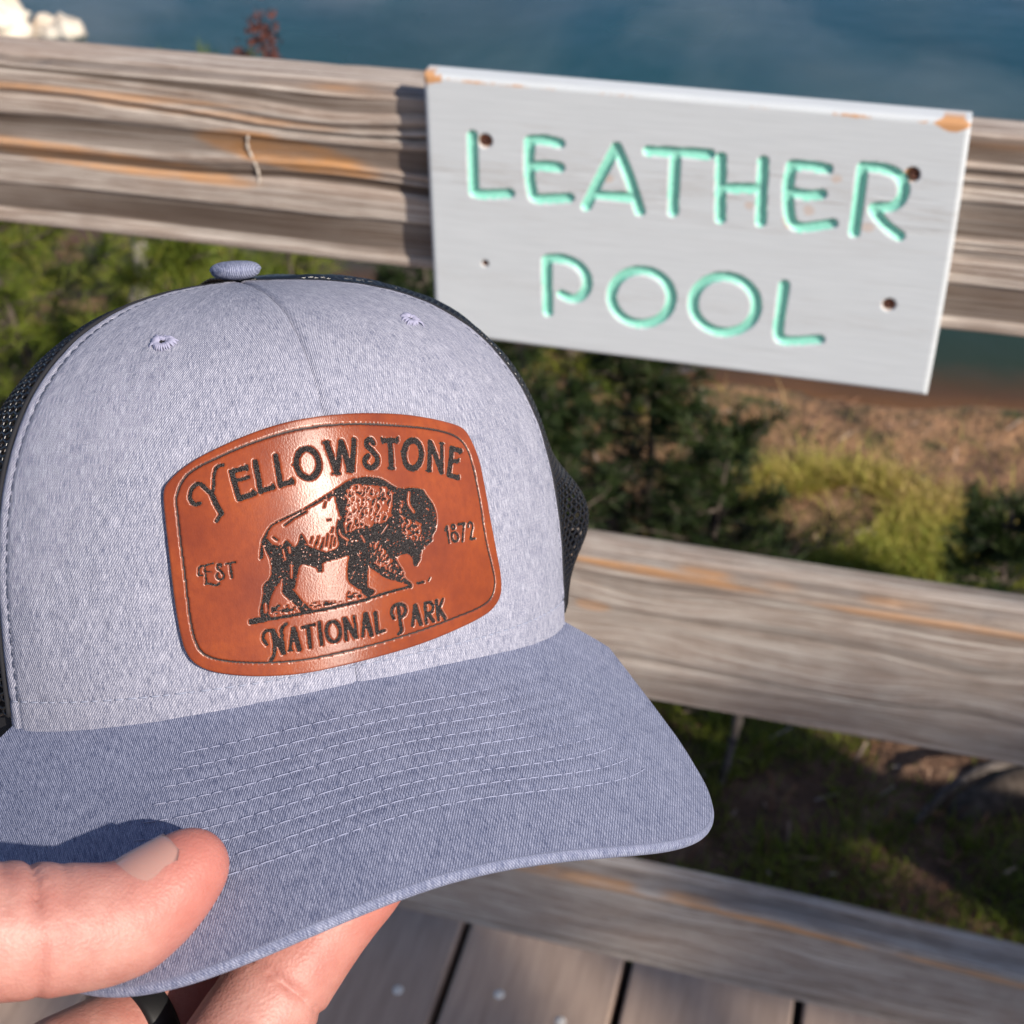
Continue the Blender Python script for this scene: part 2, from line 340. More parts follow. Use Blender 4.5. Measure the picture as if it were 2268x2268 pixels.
for y in (-1.68, -0.9, 0.07):
    V, F = roundbox(-2.7, 2.9, y - 0.022, y + 0.022, -0.24, -0.047); V = V[:, [0, 1, 2]]
    V = np.array([(x, yy, z) for x in (-2.7, 2.9) for yy, z in ((y - 0.022, -0.24), (y + 0.022, -0.24), (y + 0.022, -0.047), (y - 0.022, -0.047))])
    mk('joist', V, [[0, 1, 2, 3][::-1], [4, 5, 6, 7], [0, 1, 5, 4], [1, 2, 6, 5], [2, 3, 7, 6], [3, 0, 4, 7]], jm, deck, smooth=False)

# ------------------------------------------------------------------ painted sign
SIGN = [["L",[[[32.8,163.2],[32.0,126.5],[35.0,119.9],[58.4,122.2]]]],["E",[[[73.8,162.5],[73.0,143.5],[74.7,126.6],[78.7,120.1],[101.6,122.9]],[[74.5,163.0],[85.2,163.9],[95.0,162.4]],[[75.0,143.9],[85.0,145.3],[94.9,144.8]]]],["A",[[[134.8,163.0],[124.5,141.5],[114.0,117.7]],[[134.8,163.0],[143.9,142.3],[152.1,117.3]],[[120.1,126.9],[147.8,127.0]]]],["T",[[[156.7,162.0],[172.9,162.6],[198.5,163.0]],[[175.3,162.4],[175.5,118.9]]]],["H",[[[206.3,161.5],[208.5,116.8]],[[234.6,161.2],[236.2,117.2]],[[207.1,139.7],[234.6,141.6]]]],["E",[[[253.6,159.4],[252.6,144.2],[254.7,126.5],[258.3,118.0],[265.8,116.2],[284.4,120.7]],[[254.0,160.0],[265.6,160.4],[277.3,159.3]],[[254.2,141.0],[266.6,139.7],[275.1,141.2]]]],["R",[[[300.3,162.4],[299.8,115.6]],[[300.7,163.0],[312.1,162.9],[322.3,160.1],[328.1,153.3],[328.4,143.6],[322.4,136.4],[311.1,134.7],[313.9,128.9],[322.4,120.8],[329.9,116.1]]]],["P",[[[84.6,72.7],[85.2,29.4]],[[85.8,73.5],[97.1,74.8],[108.3,70.6],[114.6,61.4],[113.4,50.2],[105.8,43.1],[95.9,45.7]]]],["O",[[[176.9,49.4],[176.0,44.5],[174.0,40.0],[171.0,35.9],[167.2,32.5],[162.8,30.1],[158.0,28.6],[153.0,28.2],[148.2,28.9],[143.7,30.7],[139.7,33.5],[136.6,37.2],[134.4,41.5],[133.3,46.2],[133.3,51.1],[134.4,55.9],[136.5,60.4],[139.5,64.4],[143.3,67.6],[147.7,70.0],[152.4,71.4],[157.3,71.7],[162.0,71.0],[166.4,69.2],[170.3,66.5],[173.4,63.0],[175.6,58.8],[176.8,54.2],[176.9,49.4]]]],["O",[[[238.2,50.2],[237.4,45.3],[235.5,40.6],[232.6,36.4],[228.8,32.9],[224.3,30.4],[219.3,28.8],[214.2,28.4],[209.1,29.2],[204.3,31.1],[200.1,34.0],[196.7,37.8],[194.3,42.2],[193.0,47.0],[192.8,52.1],[193.7,57.0],[195.7,61.7],[198.8,65.8],[202.6,69.1],[207.0,71.5],[211.9,72.9],[216.9,73.3],[221.9,72.5],[226.5,70.7],[230.6,67.9],[234.0,64.3],[236.4,60.0],[237.9,55.2],[238.2,50.2]]]],["L",[[[256.2,71.3],[255.4,49.1],[255.4,32.0],[261.2,26.9],[284.7,30.8]]]]]
def signmats():
    n = N('grey_white_paint'); o = n.attr('suv', 'Vector'); ch = n.attr('chip'); cv = n.attr('wear')
    a = n.noise(n.scale(o, (0.02, 0.5, 1)), 1.0, 4, 0.6); s = n.noise(n.scale(o, (0.03, 1.6, 1)), 1.0, 3, 0.6); bl = n.noise(n.scale(o, (0.05, 0.05, 1)), 1.0, 3)
    c = n.ramp(a, [(0.3, (0.52, 0.55, 0.575)), (0.7, (0.59, 0.62, 0.645))])
    c = n.mix(n.math('MULTIPLY', cv, n.mapr(s, 0.50, 0.62)), c, (0.36, 0.33, 0.31))
    wd = n.ramp(s, [(0.3, (0.42, 0.20, 0.085)), (0.7, (0.66, 0.36, 0.17))])
    c = n.mix(ch, c, wd)
    paint = n.out(c, 0.6, n.bump(n.math('ADD', a, s), 0.06, 0.0008), Specular_IOR_Level=0.35)
    n = N('mint_paint'); o = n.attr('suv', 'Vector'); a = n.noise(n.scale(o, (0.35, 0.35, 1)), 1.0, 3)
    mint = n.out(n.ramp(a, [(0.3, (0.22, 0.59, 0.465)), (0.7, (0.31, 0.71, 0.58))]), 0.5)
    return paint, mint
M['paint'], M['mint'] = signmats()
sign_root = tag(empty('sign', (-0.3225, 0.0, 0.854)), 'grey white wooden sign with carved mint green lettering LEATHER POOL on top rail', 'sign')
sign_root.rotation_euler = (0, 0.0175, 0.0052)
SW, SH, ST = 369.0, 205.0, 17.0                                # millimetres
a0 = 0.0175
def sl(p):                                                     # traced lettering (level axes) -> board axes
    p = np.asarray(p, float) + np.array([4.5, 0.0]); return np.stack([p[:, 0] * math.cos(a0) - p[:, 1] * math.sin(a0), p[:, 0] * math.sin(a0) + p[:, 1] * math.cos(a0)], 1)
nx, nz = 460, 252
gx = np.linspace(0, SW, nx); gz = np.linspace(0, SH, nz); X, Z = np.meshgrid(gx, gz, indexing='ij'); XZ = np.stack([X, Z], -1).reshape(-1, 2)
HWID = 3.9
dl = []
for ch, sts in SIGN:
    best = np.full(len(XZ), 99.0)
    for st in sts:
        P = sl(cr(st, 5) if len(st) > 2 else st)
        lo = P.min(0) - 8; hi = P.max(0) + 8; msk = ((XZ > lo) & (XZ < hi)).all(1)
        best[msk] = np.minimum(best[msk], segdist(XZ[msk], P))
    dl.append(best)
dl = np.array(dl); dmin = dl.min(0); which = dl.argmin(0)
hw = HWID * (1 + 0.12 * (fbm(XZ[:, 0] * 0.12, XZ[:, 1] * 0.12, 7, 2) - 0.5))
gro = np.clip(1 - (dmin / hw) ** 3, 0, 1) ** 0.8
# screws
SCR = sl(np.array([(42.0, 160.0), (333.0, 160.0), (38.0, 65.0), (329.0, 64.0)])); SR = [5.0, 5.2, 2.6, 4.6]
hole = np.zeros(len(XZ)); 
for c, r in zip(SCR, SR): hole = np.maximum(hole, sstep(r * 1.1, r * 0.85, np.linalg.norm(XZ - c, axis=1)))
rel = 0.12 * (fbm(XZ[:, 0] * 0.02, XZ[:, 1] * 0.6, 4, 3) - 0.5)
crack = sstep(0.70, 0.80, fbm(XZ[:, 0] * 0.012, XZ[:, 1] * 0.55, 14, 2)) * np.maximum(np.exp(-((XZ[:, 1] - 138) / 30) ** 2), 0.25)
bev = 4.0
ed = np.minimum(np.minimum(XZ[:, 0], SW - XZ[:, 0]), np.minimum(XZ[:, 1], SH - XZ[:, 1]))
rnd = np.where(ed < bev, bev - np.sqrt(np.clip(bev ** 2 - (bev - ed) ** 2, 0, None)), 0)
depth = 3.0 * gro + 3.0 * hole + rel + 0.25 * crack + rnd
topd = SH - XZ[:, 1]
cn = fbm(XZ[:, 0] * 0.045, XZ[:, 1] * 0.0, 52, 3); cn2 = fbm(XZ[:, 0] * 0.5, XZ[:, 1] * 0.7, 53, 3)
chip = sstep(0.0, 1.4, (2.6 + 6 * np.clip(cn - 0.50, 0, 1)) * sstep(0.46, 0.54, cn + 0.25 * (cn2 - 0.5)) + 9 * np.exp(-((XZ[:, 0] - 4) / 10.0) ** 2) + 11 * np.exp(-((XZ[:, 0] - SW + 12) / 12.0) ** 2) - np.abs(topd - 3.0) * 1.6 - 2.2 + 2.0 * (cn2 - 0.5))
for cx_, cz_, r_ in ((270, 134, 5), (311, 126, 5), (258, 124, 6), (132, 142, 4), (286, 158, 4), (230, 133, 4)):
    chip = np.maximum(chip, 0.35 * sstep(1.0, 0.4, ((XZ[:, 0] - cx_) / r_) ** 2 + ((XZ[:, 1] - cz_) / (r_ * 0.8)) ** 2 + 1.2 * (cn2 - 0.5)))
chip = np.maximum(chip, hole)
wear = np.clip(crack + 0.8 * np.exp(-((XZ[:, 1] - 138) / 26) ** 2) * sstep(0.35, 0.6, fbm(XZ[:, 0] * 0.02, XZ[:, 1] * 0.1, 15, 3)) + 0.35 * np.exp(-((XZ[:, 1] - 52) / 8) ** 2), 0, 1)
Vf = np.stack([(XZ[:, 0] - 5.5 * (XZ[:, 1] / SH) ** 2 * (XZ[:, 0] / SW) ** 6) / 1000, (-ST + depth) / 1000, XZ[:, 1] / 1000], -1)
Fq = gridf(nx, nz)
cx = Fq
fd = dmin[Fq].mean(1); fw = which[Fq[:, 0]]; inl = fd < HWID * 0.93
A_ = {'suv': XZ, 'chip': chip, 'wear': wear}
# closed sides and back
ring = np.r_[np.arange(nx) * nz, (nx - 1) * nz + np.arange(1, nz), (np.arange(nx - 2, -1, -1)) * nz + nz - 1, np.arange(nz - 2, 0, -1)]
Vb = Vf[ring].copy(); Vb[:, 1] = -0.0005; nb = len(Vf); Rn = len(ring)
side = np.array([[ring[k], ring[(k + 1) % Rn], nb + (k + 1) % Rn, nb + k] for k in range(Rn)])
Vall = np.r_[Vf, Vb]; Aall = {'suv': np.r_[XZ, XZ[ring] + np.array([3.0, 9.0])], 'chip': np.r_[chip, chip[ring] * 0.0], 'wear': np.r_[wear, wear[ring] * 0]}
body_f = np.r_[Fq[~inl], side[:, ::-1]]
Vv, Ff, Aa = take(Vall, body_f, Aall)
bo = mk('board', Vv, Ff, M['paint'], sign_root, Aa)
for k, (ch, _) in enumerate(SIGN):
    sel = Fq[inl & (fw == k)]
    Vv, Ff, Aa = take(Vf, sel, A_)
    lo = mk('letter', Vv, Ff, M['mint'], sign_root, {'suv': Aa['suv']})
    lo['label'] = 'carved mint green letter ' + ch
rust = N('rusty_screw'); ro = rust.obj(); M['rust'] = rust.out(rust.ramp(rust.noise(ro, 900, 3), [(0.35, (0.022, 0.007, 0.004)), (0.6, (0.10, 0.028, 0.012)), (0.8, (0.24, 0.09, 0.045))]), 0.75)
for c, r in zip(SCR, SR):
    t = np.linspace(0, 2 * np.pi, 16, endpoint=False); r = r * 0.8
    rr = [1.0, 0.9, 0.45, 0.40]; yy = [-ST + 2.9, -ST + 1.2, -ST + 1.0, -ST + 1.9]
    V = np.array([(c[0] + r * q * math.cos(a), y, c[1] + r * q * math.sin(a)) for q, y in zip(rr, yy) for a in t] + [(c[0], -ST + 2.0, c[1])]) / 1000
    F = [[i * 16 + k, i * 16 + (k + 1) % 16, i * 16 + 16 + (k + 1) % 16, i * 16 + 16 + k] for i in range(3) for k in range(16)] + [[48 + k, 48 + (k + 1) % 16, 64] for k in range(16)]
    mk('screw', V, F, M['rust'], sign_root)

# ------------------------------------------------------------------ ground, pool
PC, PR = np.array([-0.15, 7.4]), 5.55
def shore(x, y):
    d = np.hypot(x - PC[0], y - PC[1]); a = np.arctan2(y - PC[1], x - PC[0])
    return d - PR - 0.16 * (vn(a * 9, a * 0 + 4, 61) - 0.5) * 2 - 0.05 * (vn(a * 40, a * 0, 62) - 0.5)      # < 0 inside the pool
def gz_(x, y):
    s = shore(x, y)
    z = -0.30 - 0.035 * sstep(1.2, 0.0, s) + 0.05 * (fbm(x * 1.3, y * 1.3, 71, 3) - 0.5) * sstep(-0.05, 0.5, s) + 0.03 * (fbm(x * 7, y * 7, 72, 3) - 0.5) * sstep(-0.02, 0.2, s)
    z = z + 0.5 * sstep(6, 40, s) * fbm(x * 0.1, y * 0.1, 75, 3)
    return np.where(s < 0, -0.345 + 0.25 * np.maximum(s, -1.0), z)
def nonuni(a, b, lo, hi, n, m):
    return np.unique(np.r_[lo - np.geomspace(0.1, lo - a, m)[::-1], np.linspace(lo, hi, n), hi + np.geomspace(0.1, b - hi, m)])
gxs = nonuni(-120, 120, -3.4, 1.8, 180, 24); gys = nonuni(-100, 140, 0.0, 3.2, 130, 28)
X, Y = np.meshgrid(gxs, gys, indexing='ij'); Zg = gz_(X, Y)
def groundmat():
    n = N('forest_floor'); o = n.obj()
    a = n.noise(o, 2.2, 5, 0.6); b = n.noise(o, 14, 5, 0.65); c_ = n.noise(o, 60, 4, 0.6); v = n.vor(o, 40, 'Color')
    soil = n.ramp(b, [(0.3, (0.045, 0.027, 0.016)), (0.5, (0.13, 0.068, 0.040)), (0.7, (0.26, 0.16, 0.10))])
    moss = n.ramp(c_, [(0.3, (0.020, 0.030, 0.006)), (0.7, (0.085, 0.10, 0.018))])
    c = n.mix(n.mapr(a, 0.42, 0.58), soil, moss)
    sh = n.attr('shore'); c = n.mix(n.math('MULTIPLY', n.mapr(sh, 0.9, 0.1), n.mapr(b, 0.35, 0.6)), c, (0.34, 0.185, 0.095))
    return n.out(c, 0.95, n.bump(n.math('ADD', b, c_), 0.8, 0.02))
mg = groundmat()
tag(mk('ground', np.stack([X, Y, Zg], -1).reshape(-1, 3), gridf(len(gxs), len(gys)), mg, None, {'shore': np.clip(shore(X, Y), -1, 9).ravel()}), kind='structure')
def watermat():
    n = N('hot_spring_water'); o = n.obj(); d = n.attr('inset')
    nz = n.noise(o, 1.6, 4, 0.6); f = n.math('ADD', d, n.math('MULTIPLY', n.math('SUBTRACT', nz, 0.5), 0.35))
    c = n.ramp(n.mapr(f, 0.0, 3.0), [(0.0, (0.16, 0.075, 0.030)), (0.035, (0.085, 0.045, 0.022)), (0.08, (0.026, 0.040, 0.026)), (0.25, (0.012, 0.045, 0.042)), (0.6, (0.005, 0.050, 0.062)), (1.0, (0.003, 0.048, 0.076))])
    rip = n.math('ADD', n.noise(n.scale(o, (5, 9, 1)), 1.0, 3), n.math('MULTIPLY', n.noise(n.scale(o, (30, 40, 1)), 1.0, 2), 0.25))
    return n.out(c, n.mapr(n.noise(o, 0.9, 3), 0.4, 0.65, 0.04, 0.30), n.bump(rip, 0.12, 0.03), IOR=1.33, Specular_IOR_Level=0.5)
na, nr = 240, 60
aa = np.linspace(0, 2 * np.pi, na, endpoint=False); rr = 1 - np.linspace(0, 1, nr) ** 1.6
edge = PR + 0.16 * (vn(np.arctan2(np.sin(aa), np.cos(aa)) * 9, aa * 0 + 4, 61) - 0.5) * 2 + 0.03
Rr = np.outer(edge, rr); Xw = PC[0] + Rr * np.cos(aa)[:, None]; Yw = PC[1] + Rr * np.sin(aa)[:, None]
wv = np.stack([Xw, Yw, np.full_like(Xw, -0.347)], -1).reshape(-1, 3)
tag(mk('water', wv, gridf(na, nr, wrap=True), watermat(), None, {'inset': np.clip(edge[:, None] - Rr, 0, 9).ravel()}), kind='structure')

# ------------------------------------------------------------------ vegetation
def blades(n, xr, yr, hmin, hmax, wdt, lean, keep, seed, colfn):
    g = np.random.default_rng(seed)
    x = g.uniform(*xr, n); y = g.uniform(*yr, n); k = (g.random(n) < keep(x, y)) & (shore(x, y) > 0.03) & (y > 0.17)
    x, y = x[k], y[k]; n = len(x); z = gz_(x, y) - 0.005
    h = g.uniform(hmin, hmax, n) * (0.6 + 0.8 * vn(x * 6, y * 6, seed)); a = g.uniform(0, 2 * np.pi, n); ln = h * g.uniform(0.1, lean, n); w = wdt * g.uniform(0.6, 1.4, n)
    dx, dy = np.cos(a), np.sin(a); b = g.uniform(0, np.pi, n); wx, wy = np.cos(b) * w, np.sin(b) * w
    P = np.stack([np.stack([x - wx, y - wy, z], -1), np.stack([x + wx, y + wy, z], -1), np.stack([x + dx * ln * 0.35 + wx * 0.8, y + dy * ln * 0.35 + wy * 0.8, z + h * 0.6], -1), np.stack([x + dx * ln * 0.35 - wx * 0.8, y + dy * ln * 0.35 - wy * 0.8, z + h * 0.6], -1), np.stack([x + dx * ln, y + dy * ln, z + h], -1)], 1).reshape(-1, 3)
    i = np.arange(n)[:, None] * 5
    F = (i + np.array([[0, 1, 2, 3]])).tolist() + (i + np.array([[3, 2, 4]])).tolist()
    return P, F, np.repeat(colfn(x, y, g.random(n)), 5)
def leafmat(name, stops, trans=0.35):
    n = N(name); f = n.attr('hue'); c = n.ramp(f, stops)
    tr = n.new("BsdfTranslucent"); n.put(tr.inputs[0], c); mx = n.new("MixShader"); mx.inputs[0].default_value = trans
    n.out(c, 0.6, Specular_IOR_Level=0.3); n.t.links.new(n.b.outputs[0], mx.inputs[1]); n.t.links.new(tr.outputs[0], mx.inputs[2]); n.t.links.new(mx.outputs[0], n.t.nodes["Material Output"].inputs[0])
    return n.m
M['grass'] = leafmat('meadow_grass', [(0.0, (0.05, 0.085, 0.012)), (0.35, (0.17, 0.21, 0.028)), (0.6, (0.36, 0.33, 0.075)), (0.8, (0.44, 0.31, 0.14)), (1.0, (0.30, 0.15, 0.07))])
def hue(x, y, r):
    s = shore(x, y); return np.clip(0.20 + 0.55 * sstep(0.95, 0.15, s) + 0.30 * (fbm(x * 3, y * 3, 81, 3) - 0.5) + 0.35 * (r - 0.5), 0, 1)
V, F, H = blades(46000, (-2.8, 1.4), (0.17, 2.6), 0.02, 0.060, 0.0014, 1.2, lambda x, y: (0.12 + 0.8 * sstep(0.44, 0.62, fbm(x * 2.5, y * 2.5, 82, 3))) * (0.25 + 0.75 * sstep(0.25, 0.7, shore(x, y))), 5, hue)
tag(mk('grass', V, F, M['grass'], None, {'hue': H}), 'short green and straw coloured grass covering the bank', 'grass', kind='stuff')
V, F, H = blades(26000, (-0.25, 0.55), (1.02, 1.58), 0.02, 0.055, 0.0017, 1.5, lambda x, y: sstep(0.34, 0.5, fbm(x * 5, y * 5, 85, 2)) * sstep(1.15, 0.7, np.hypot((x - 0.06) / 0.40, (y - 1.33) / 0.30)), 6, lambda x, y, r: np.clip(0.50 + 0.28 * (y - 1.30) / 0.3 + 0.5 * (r - 0.5) + 0.35 * (fbm(x * 6, y * 6, 87, 2) - 0.5), 0, 1))
M['sunny'] = leafmat('sun_tinted_grass', [(0.0, (0.10, 0.15, 0.018)), (0.35, (0.26, 0.29, 0.038)), (0.65, (0.48, 0.42, 0.10)), (1.0, (0.56, 0.40, 0.18))], 0.4)  # brighter copy of the grass colours, sunlight painted in; the moss shares it
tag(mk('meadow_grass', V, F, M['sunny'], None, {'hue': H}), 'taller yellow green grass coloured as sunlit on the bank below the sign', 'grass', kind='stuff')
V, F, H = blades(26000, (-0.45, 0.80), (0.17, 1.05), 0.012, 0.040, 0.0015, 1.6, lambda x, y: sstep(0.36, 0.54, fbm(x * 5, y * 5, 88, 3)), 8, lambda x, y, r: np.clip(0.22 + 0.35 * (r - 0.5) + 0.25 * (fbm(x * 6, y * 6, 89, 2) - 0.5), 0, 1))
tag(mk('moss', V, F, M['sunny'], None, {'hue': H}), 'short green moss and sprouts on the shaded ground between the lower rails', 'moss', kind='stuff')
# needle and twig litter
g = np.random.default_rng(9); n = 4200; x = g.uniform(-2.6, 1.3, n); y = g.uniform(0.17, 2.2, n); k = shore(x, y) > 0.02; x, y = x[k], y[k]; n = len(x)
a = g.uniform(0, np.pi, n); L = g.uniform(0.006, 0.022, n); w = g.uniform(0.0006, 0.002, n); z = gz_(x, y) + g.uniform(0.002, 0.02, n); dz = g.uniform(-0.01, 0.012, n)
dx, dy = np.cos(a) * L, np.sin(a) * L; ex, ey = -np.sin(a) * w, np.cos(a) * w
P = np.stack([np.stack([x - dx - ex, y - dy - ey, z - dz], -1), np.stack([x + dx - ex, y + dy - ey, z + dz], -1), np.stack([x + dx + ex, y + dy + ey, z + dz + 0.001], -1), np.stack([x - dx + ex, y - dy + ey, z - dz + 0.001], -1)], 1).reshape(-1, 3)
ln = N('litter'); M['litter'] = ln.out(ln.ramp(ln.attr('hue'), [(0.0, (0.10, 0.045, 0.022)), (0.4, (0.22, 0.10, 0.05)), (0.7, (0.34, 0.22, 0.15)), (1.0, (0.42, 0.36, 0.31))]), 0.9)
tag(mk('needle_litter', P, np.arange(4 * n).reshape(-1, 4), M['litter'], None, {'hue': np.repeat(g.random(n) ** 1.5, 4)}), 'brown fallen needles and bits of bark on the ground', 'litter', kind='stuff')

M['bark'] = None
bn = N('bark'); bo_ = bn.obj(); M['bark'] = bn.out(bn.ramp(bn.noise(bo_, 60, 4), [(0.3, (0.035, 0.024, 0.018)), (0.7, (0.13, 0.10, 0.08))]), 0.9, bn.bump(bn.noise(bo_, 90, 4), 0.6, 0.004))
gn = N('silvered_wood'); go_ = gn.obj(); M['silver'] = gn.out(gn.ramp(gn.noise(go_, 40, 4), [(0.3, (0.20, 0.17, 0.15)), (0.7, (0.48, 0.43, 0.39))]), 0.85)
tn = N('grey_twig'); to_ = tn.obj(); M['twig'] = tn.out(tn.ramp(tn.noise(to_, 70, 5), [(0.35, (0.07, 0.055, 0.048)), (0.7, (0.24, 0.20, 0.175))]), 0.9, tn.bump(tn.noise(to_, 200, 4), 0.7, 0.003))
def needles_on(path, n, ln, spread, g, wid=0.0011, up=0.3):
    path = np.asarray(path); t = g.uniform(0.12, 1, n) * (len(path) - 1); i = np.minimum(t.astype(int), len(path) - 2); f = (t - i)[:, None]
    B = path[i] * (1 - f) + path[i + 1] * f; D = path[i + 1] - path[i]; D /= np.linalg.norm(D, axis=1, keepdims=True) + 1e-9
    R = g.normal(size=(n, 3)); R -= (R * D).sum(1, keepdims=True) * D; R /= np.linalg.norm(R, axis=1, keepdims=True)
    d = D * g.uniform(0.3, 0.9, (n, 1)) + R * spread; d[:, 2] += up * g.random(n); d /= np.linalg.norm(d, axis=1, keepdims=True)
    l = ln * g.uniform(0.6, 1.2, (n, 1)); s = np.cross(d, g.normal(size=(n, 3))); s /= np.linalg.norm(s, axis=1, keepdims=True); s *= wid
    return np.stack([B - s, B + s, B + d * l * 0.7 + s * 0.8, B + d * l], 1).reshape(-1, 3)
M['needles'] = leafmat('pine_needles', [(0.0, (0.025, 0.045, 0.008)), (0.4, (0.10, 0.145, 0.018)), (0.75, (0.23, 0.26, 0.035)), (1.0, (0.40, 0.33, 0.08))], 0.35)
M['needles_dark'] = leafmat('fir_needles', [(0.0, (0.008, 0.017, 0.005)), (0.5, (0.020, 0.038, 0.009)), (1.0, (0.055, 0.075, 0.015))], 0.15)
def conifer(x, y, h, rad_, nb, label, mat, seed, nn=90, ln=0.045, wid=0.0011, group='young conifers on the bank', name='pine_sapling', brown=0.0):
    g = np.random.default_rng(seed); z0 = float(gz_(np.array([x]), np.array([y]))[0]) - 0.02
    root = tag(empty(name, (x, y, z0)), label, 'tree', group)
    zt = np.linspace(0, h, 10); sway = np.c_[0.03 * h * np.sin(zt / h * 3 + seed), 0.03 * h * np.cos(zt / h * 2.3 + seed), zt]; sway -= sway[0] * np.array([1, 1, 0])
    V, F = tube(sway, np.linspace(0.016 * h + 0.003, 0.002, 10), 8); mk('trunk', V, F, M['bark'], root)
    tw = []; ND = []; HU = []
    for b in range(nb):
        t = g.uniform(0.04, 0.97); p0 = np.array([np.interp(t * h, zt, sway[:, k]) for k in range(3)]); a = g.uniform(0, 2 * np.pi)
        L = rad_ * (1 - 0.8 * t) * g.uniform(0.6, 1.15) + 0.03; up = 0.15 + 0.6 * t
        q = np.linspace(0, 1, 6)[:, None]; d = np.array([math.cos(a), math.sin(a), 0])
        path = p0 + d * L * q + np.array([0, 0, 1]) * (up * L * q ** 1.5 - 0.15 * L * q * (1 - t)) + g.normal(0, 0.006, (6, 3)) * q
        tw.append(tube(path, np.linspace(0.0035, 0.0012, 6), 5)); ND.append(needles_on(path, nn, ln, 0.85, g, wid)); HU.append(np.clip(g.normal(0.53, 0.15) + 0.3 * (g.random(nn) - 0.5) + brown * (g.random() < 0.2), 0, 1))
        for s in range(3):
            j = g.integers(1, 5); a2 = a + g.choice([-1, 1]) * g.uniform(0.5, 1.1); L2 = L * 0.4 * g.uniform(0.5, 1.1)
            p2 = path[j] + np.array([math.cos(a2), math.sin(a2), 0.4]) * L2 * np.linspace(0, 1, 4)[:, None]
            tw.append(tube(p2, np.linspace(0.0022, 0.001, 4), 4)); m_ = nn // 2; ND.append(needles_on(p2, m_, ln, 0.85, g, wid)); HU.append(np.clip(g.normal(0.5, 0.13) + 0.3 * (g.random(m_) - 0.5), 0, 1))
    V, F = join(tw); mk('branches', V, F, M['bark'], root)
    V = np.concatenate(ND); H = np.repeat(np.concatenate(HU), 4)
    mk('crown', V, np.arange(len(V)).reshape(-1, 4), mat, root, {'hue': H}, smooth=False)
    return root
P_, D_ = M['needles'], M['needles_dark']
conifer(-1.10, 0.98, 0.72, 0.30, 60, 'bright green pine sapling below the top rail nearest the hat at left', P_, 101)
conifer(-1.52, 1.10, 0.85, 0.36, 70, 'bright green pine sapling at the left picture edge under the top rail', P_, 102)
conifer(-1.35, 1.65, 0.72, 0.34, 60, 'yellow green pine sapling behind the silvered branch at left', P_, 103, brown=0.3)
conifer(-2.05, 1.70, 0.75, 0.32, 46, 'pine sapling farthest left by the pool edge', P_, 104)
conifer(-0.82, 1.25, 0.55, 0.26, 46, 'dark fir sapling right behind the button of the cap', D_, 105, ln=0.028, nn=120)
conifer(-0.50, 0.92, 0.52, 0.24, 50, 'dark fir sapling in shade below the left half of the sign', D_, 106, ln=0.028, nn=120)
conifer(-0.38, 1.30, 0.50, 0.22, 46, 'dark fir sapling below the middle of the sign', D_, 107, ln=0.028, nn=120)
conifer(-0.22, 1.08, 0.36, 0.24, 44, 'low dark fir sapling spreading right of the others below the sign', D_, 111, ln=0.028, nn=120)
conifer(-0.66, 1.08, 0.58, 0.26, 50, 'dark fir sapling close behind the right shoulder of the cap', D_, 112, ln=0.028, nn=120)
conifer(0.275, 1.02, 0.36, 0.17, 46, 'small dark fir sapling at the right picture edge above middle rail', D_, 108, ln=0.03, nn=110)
conifer(-0.62, 1.72, 0.45, 0.20, 34, 'brownish pine sapling beside the pool edge below the sign', P_, 109, brown=0.5)
def branch(name, pts, r0, r1, label, cat, mat, sub=0, seed=1):
    g = np.random.default_rng(seed); P = cr(np.array(pts, float), 5); parts = [tube(P, np.linspace(r0, r1, len(P)) * (1 + 0.15 * g.normal(size=len(P))), 8)]
    for _ in range(sub):
        i = g.integers(1, len(P) - 1); d = g.normal(size=3); d[2] = abs(d[2]) * 0.7; d /= np.linalg.norm(d); l = g.uniform(0.05, 0.16)
        parts.append(tube(P[i] + d * l * np.linspace(0, 1, 5)[:, None] + g.normal(0, 0.006, (5, 3)), np.linspace(r0 * 0.5, 0.001, 5), 6))
    V, F = join(parts); o = mk(name, V - P[0], F, mat); o.location = P[0]; return tag(o, label, cat)
branch('dead_branch', [(-1.55, 1.30, -0.31), (-1.50, 1.28, -0.10), (-1.42, 1.34, 0.05), (-1.44, 1.40, 0.16)], 0.030, 0.012, 'silvery twisted dead branch among the green saplings at left', 'branch', M['silver'], 9, 4)
branch('dead_branch', [(-1.36, 1.50, -0.32), (-1.30, 1.48, -0.15), (-1.22, 1.52, 0.0)], 0.022, 0.008, 'second pale dead branch behind the saplings nearer the cap button', 'branch', M['silver'], 7, 5)
branch('dead_branch', [(-0.46, 1.72, -0.33), (-0.38, 1.66, -0.18), (-0.26, 1.62, -0.10), (-0.12, 1.60, -0.12)], 0.012, 0.004, 'thin pale dead branch arching below the bottom edge of the sign', 'branch', M['silver'], 12, 6)
branch('dead_branch', [(-0.62, 1.02, -0.30), (-0.50, 0.98, -0.22), (-0.36, 1.02, -0.17)], 0.008, 0.003, 'thin grey twig in the dark shade right of the cap', 'branch', M['silver'], 6, 7)
branch('twig', [(-0.128, 0.63, -0.31), (-0.118, 0.66, -0.235), (-0.112, 0.685, -0.17)], 0.0065, 0.0075, 'short straight pale twig standing upright right of the visor', 'twig', M['twig'], 0, 8)
branch('twig', [(0.075, 0.355, -0.33), (0.078, 0.365, -0.27), (0.092, 0.38, -0.225)], 0.004, 0.003, 'small curved pale twig just above the bottom rail', 'twig', M['twig'], 0, 9)
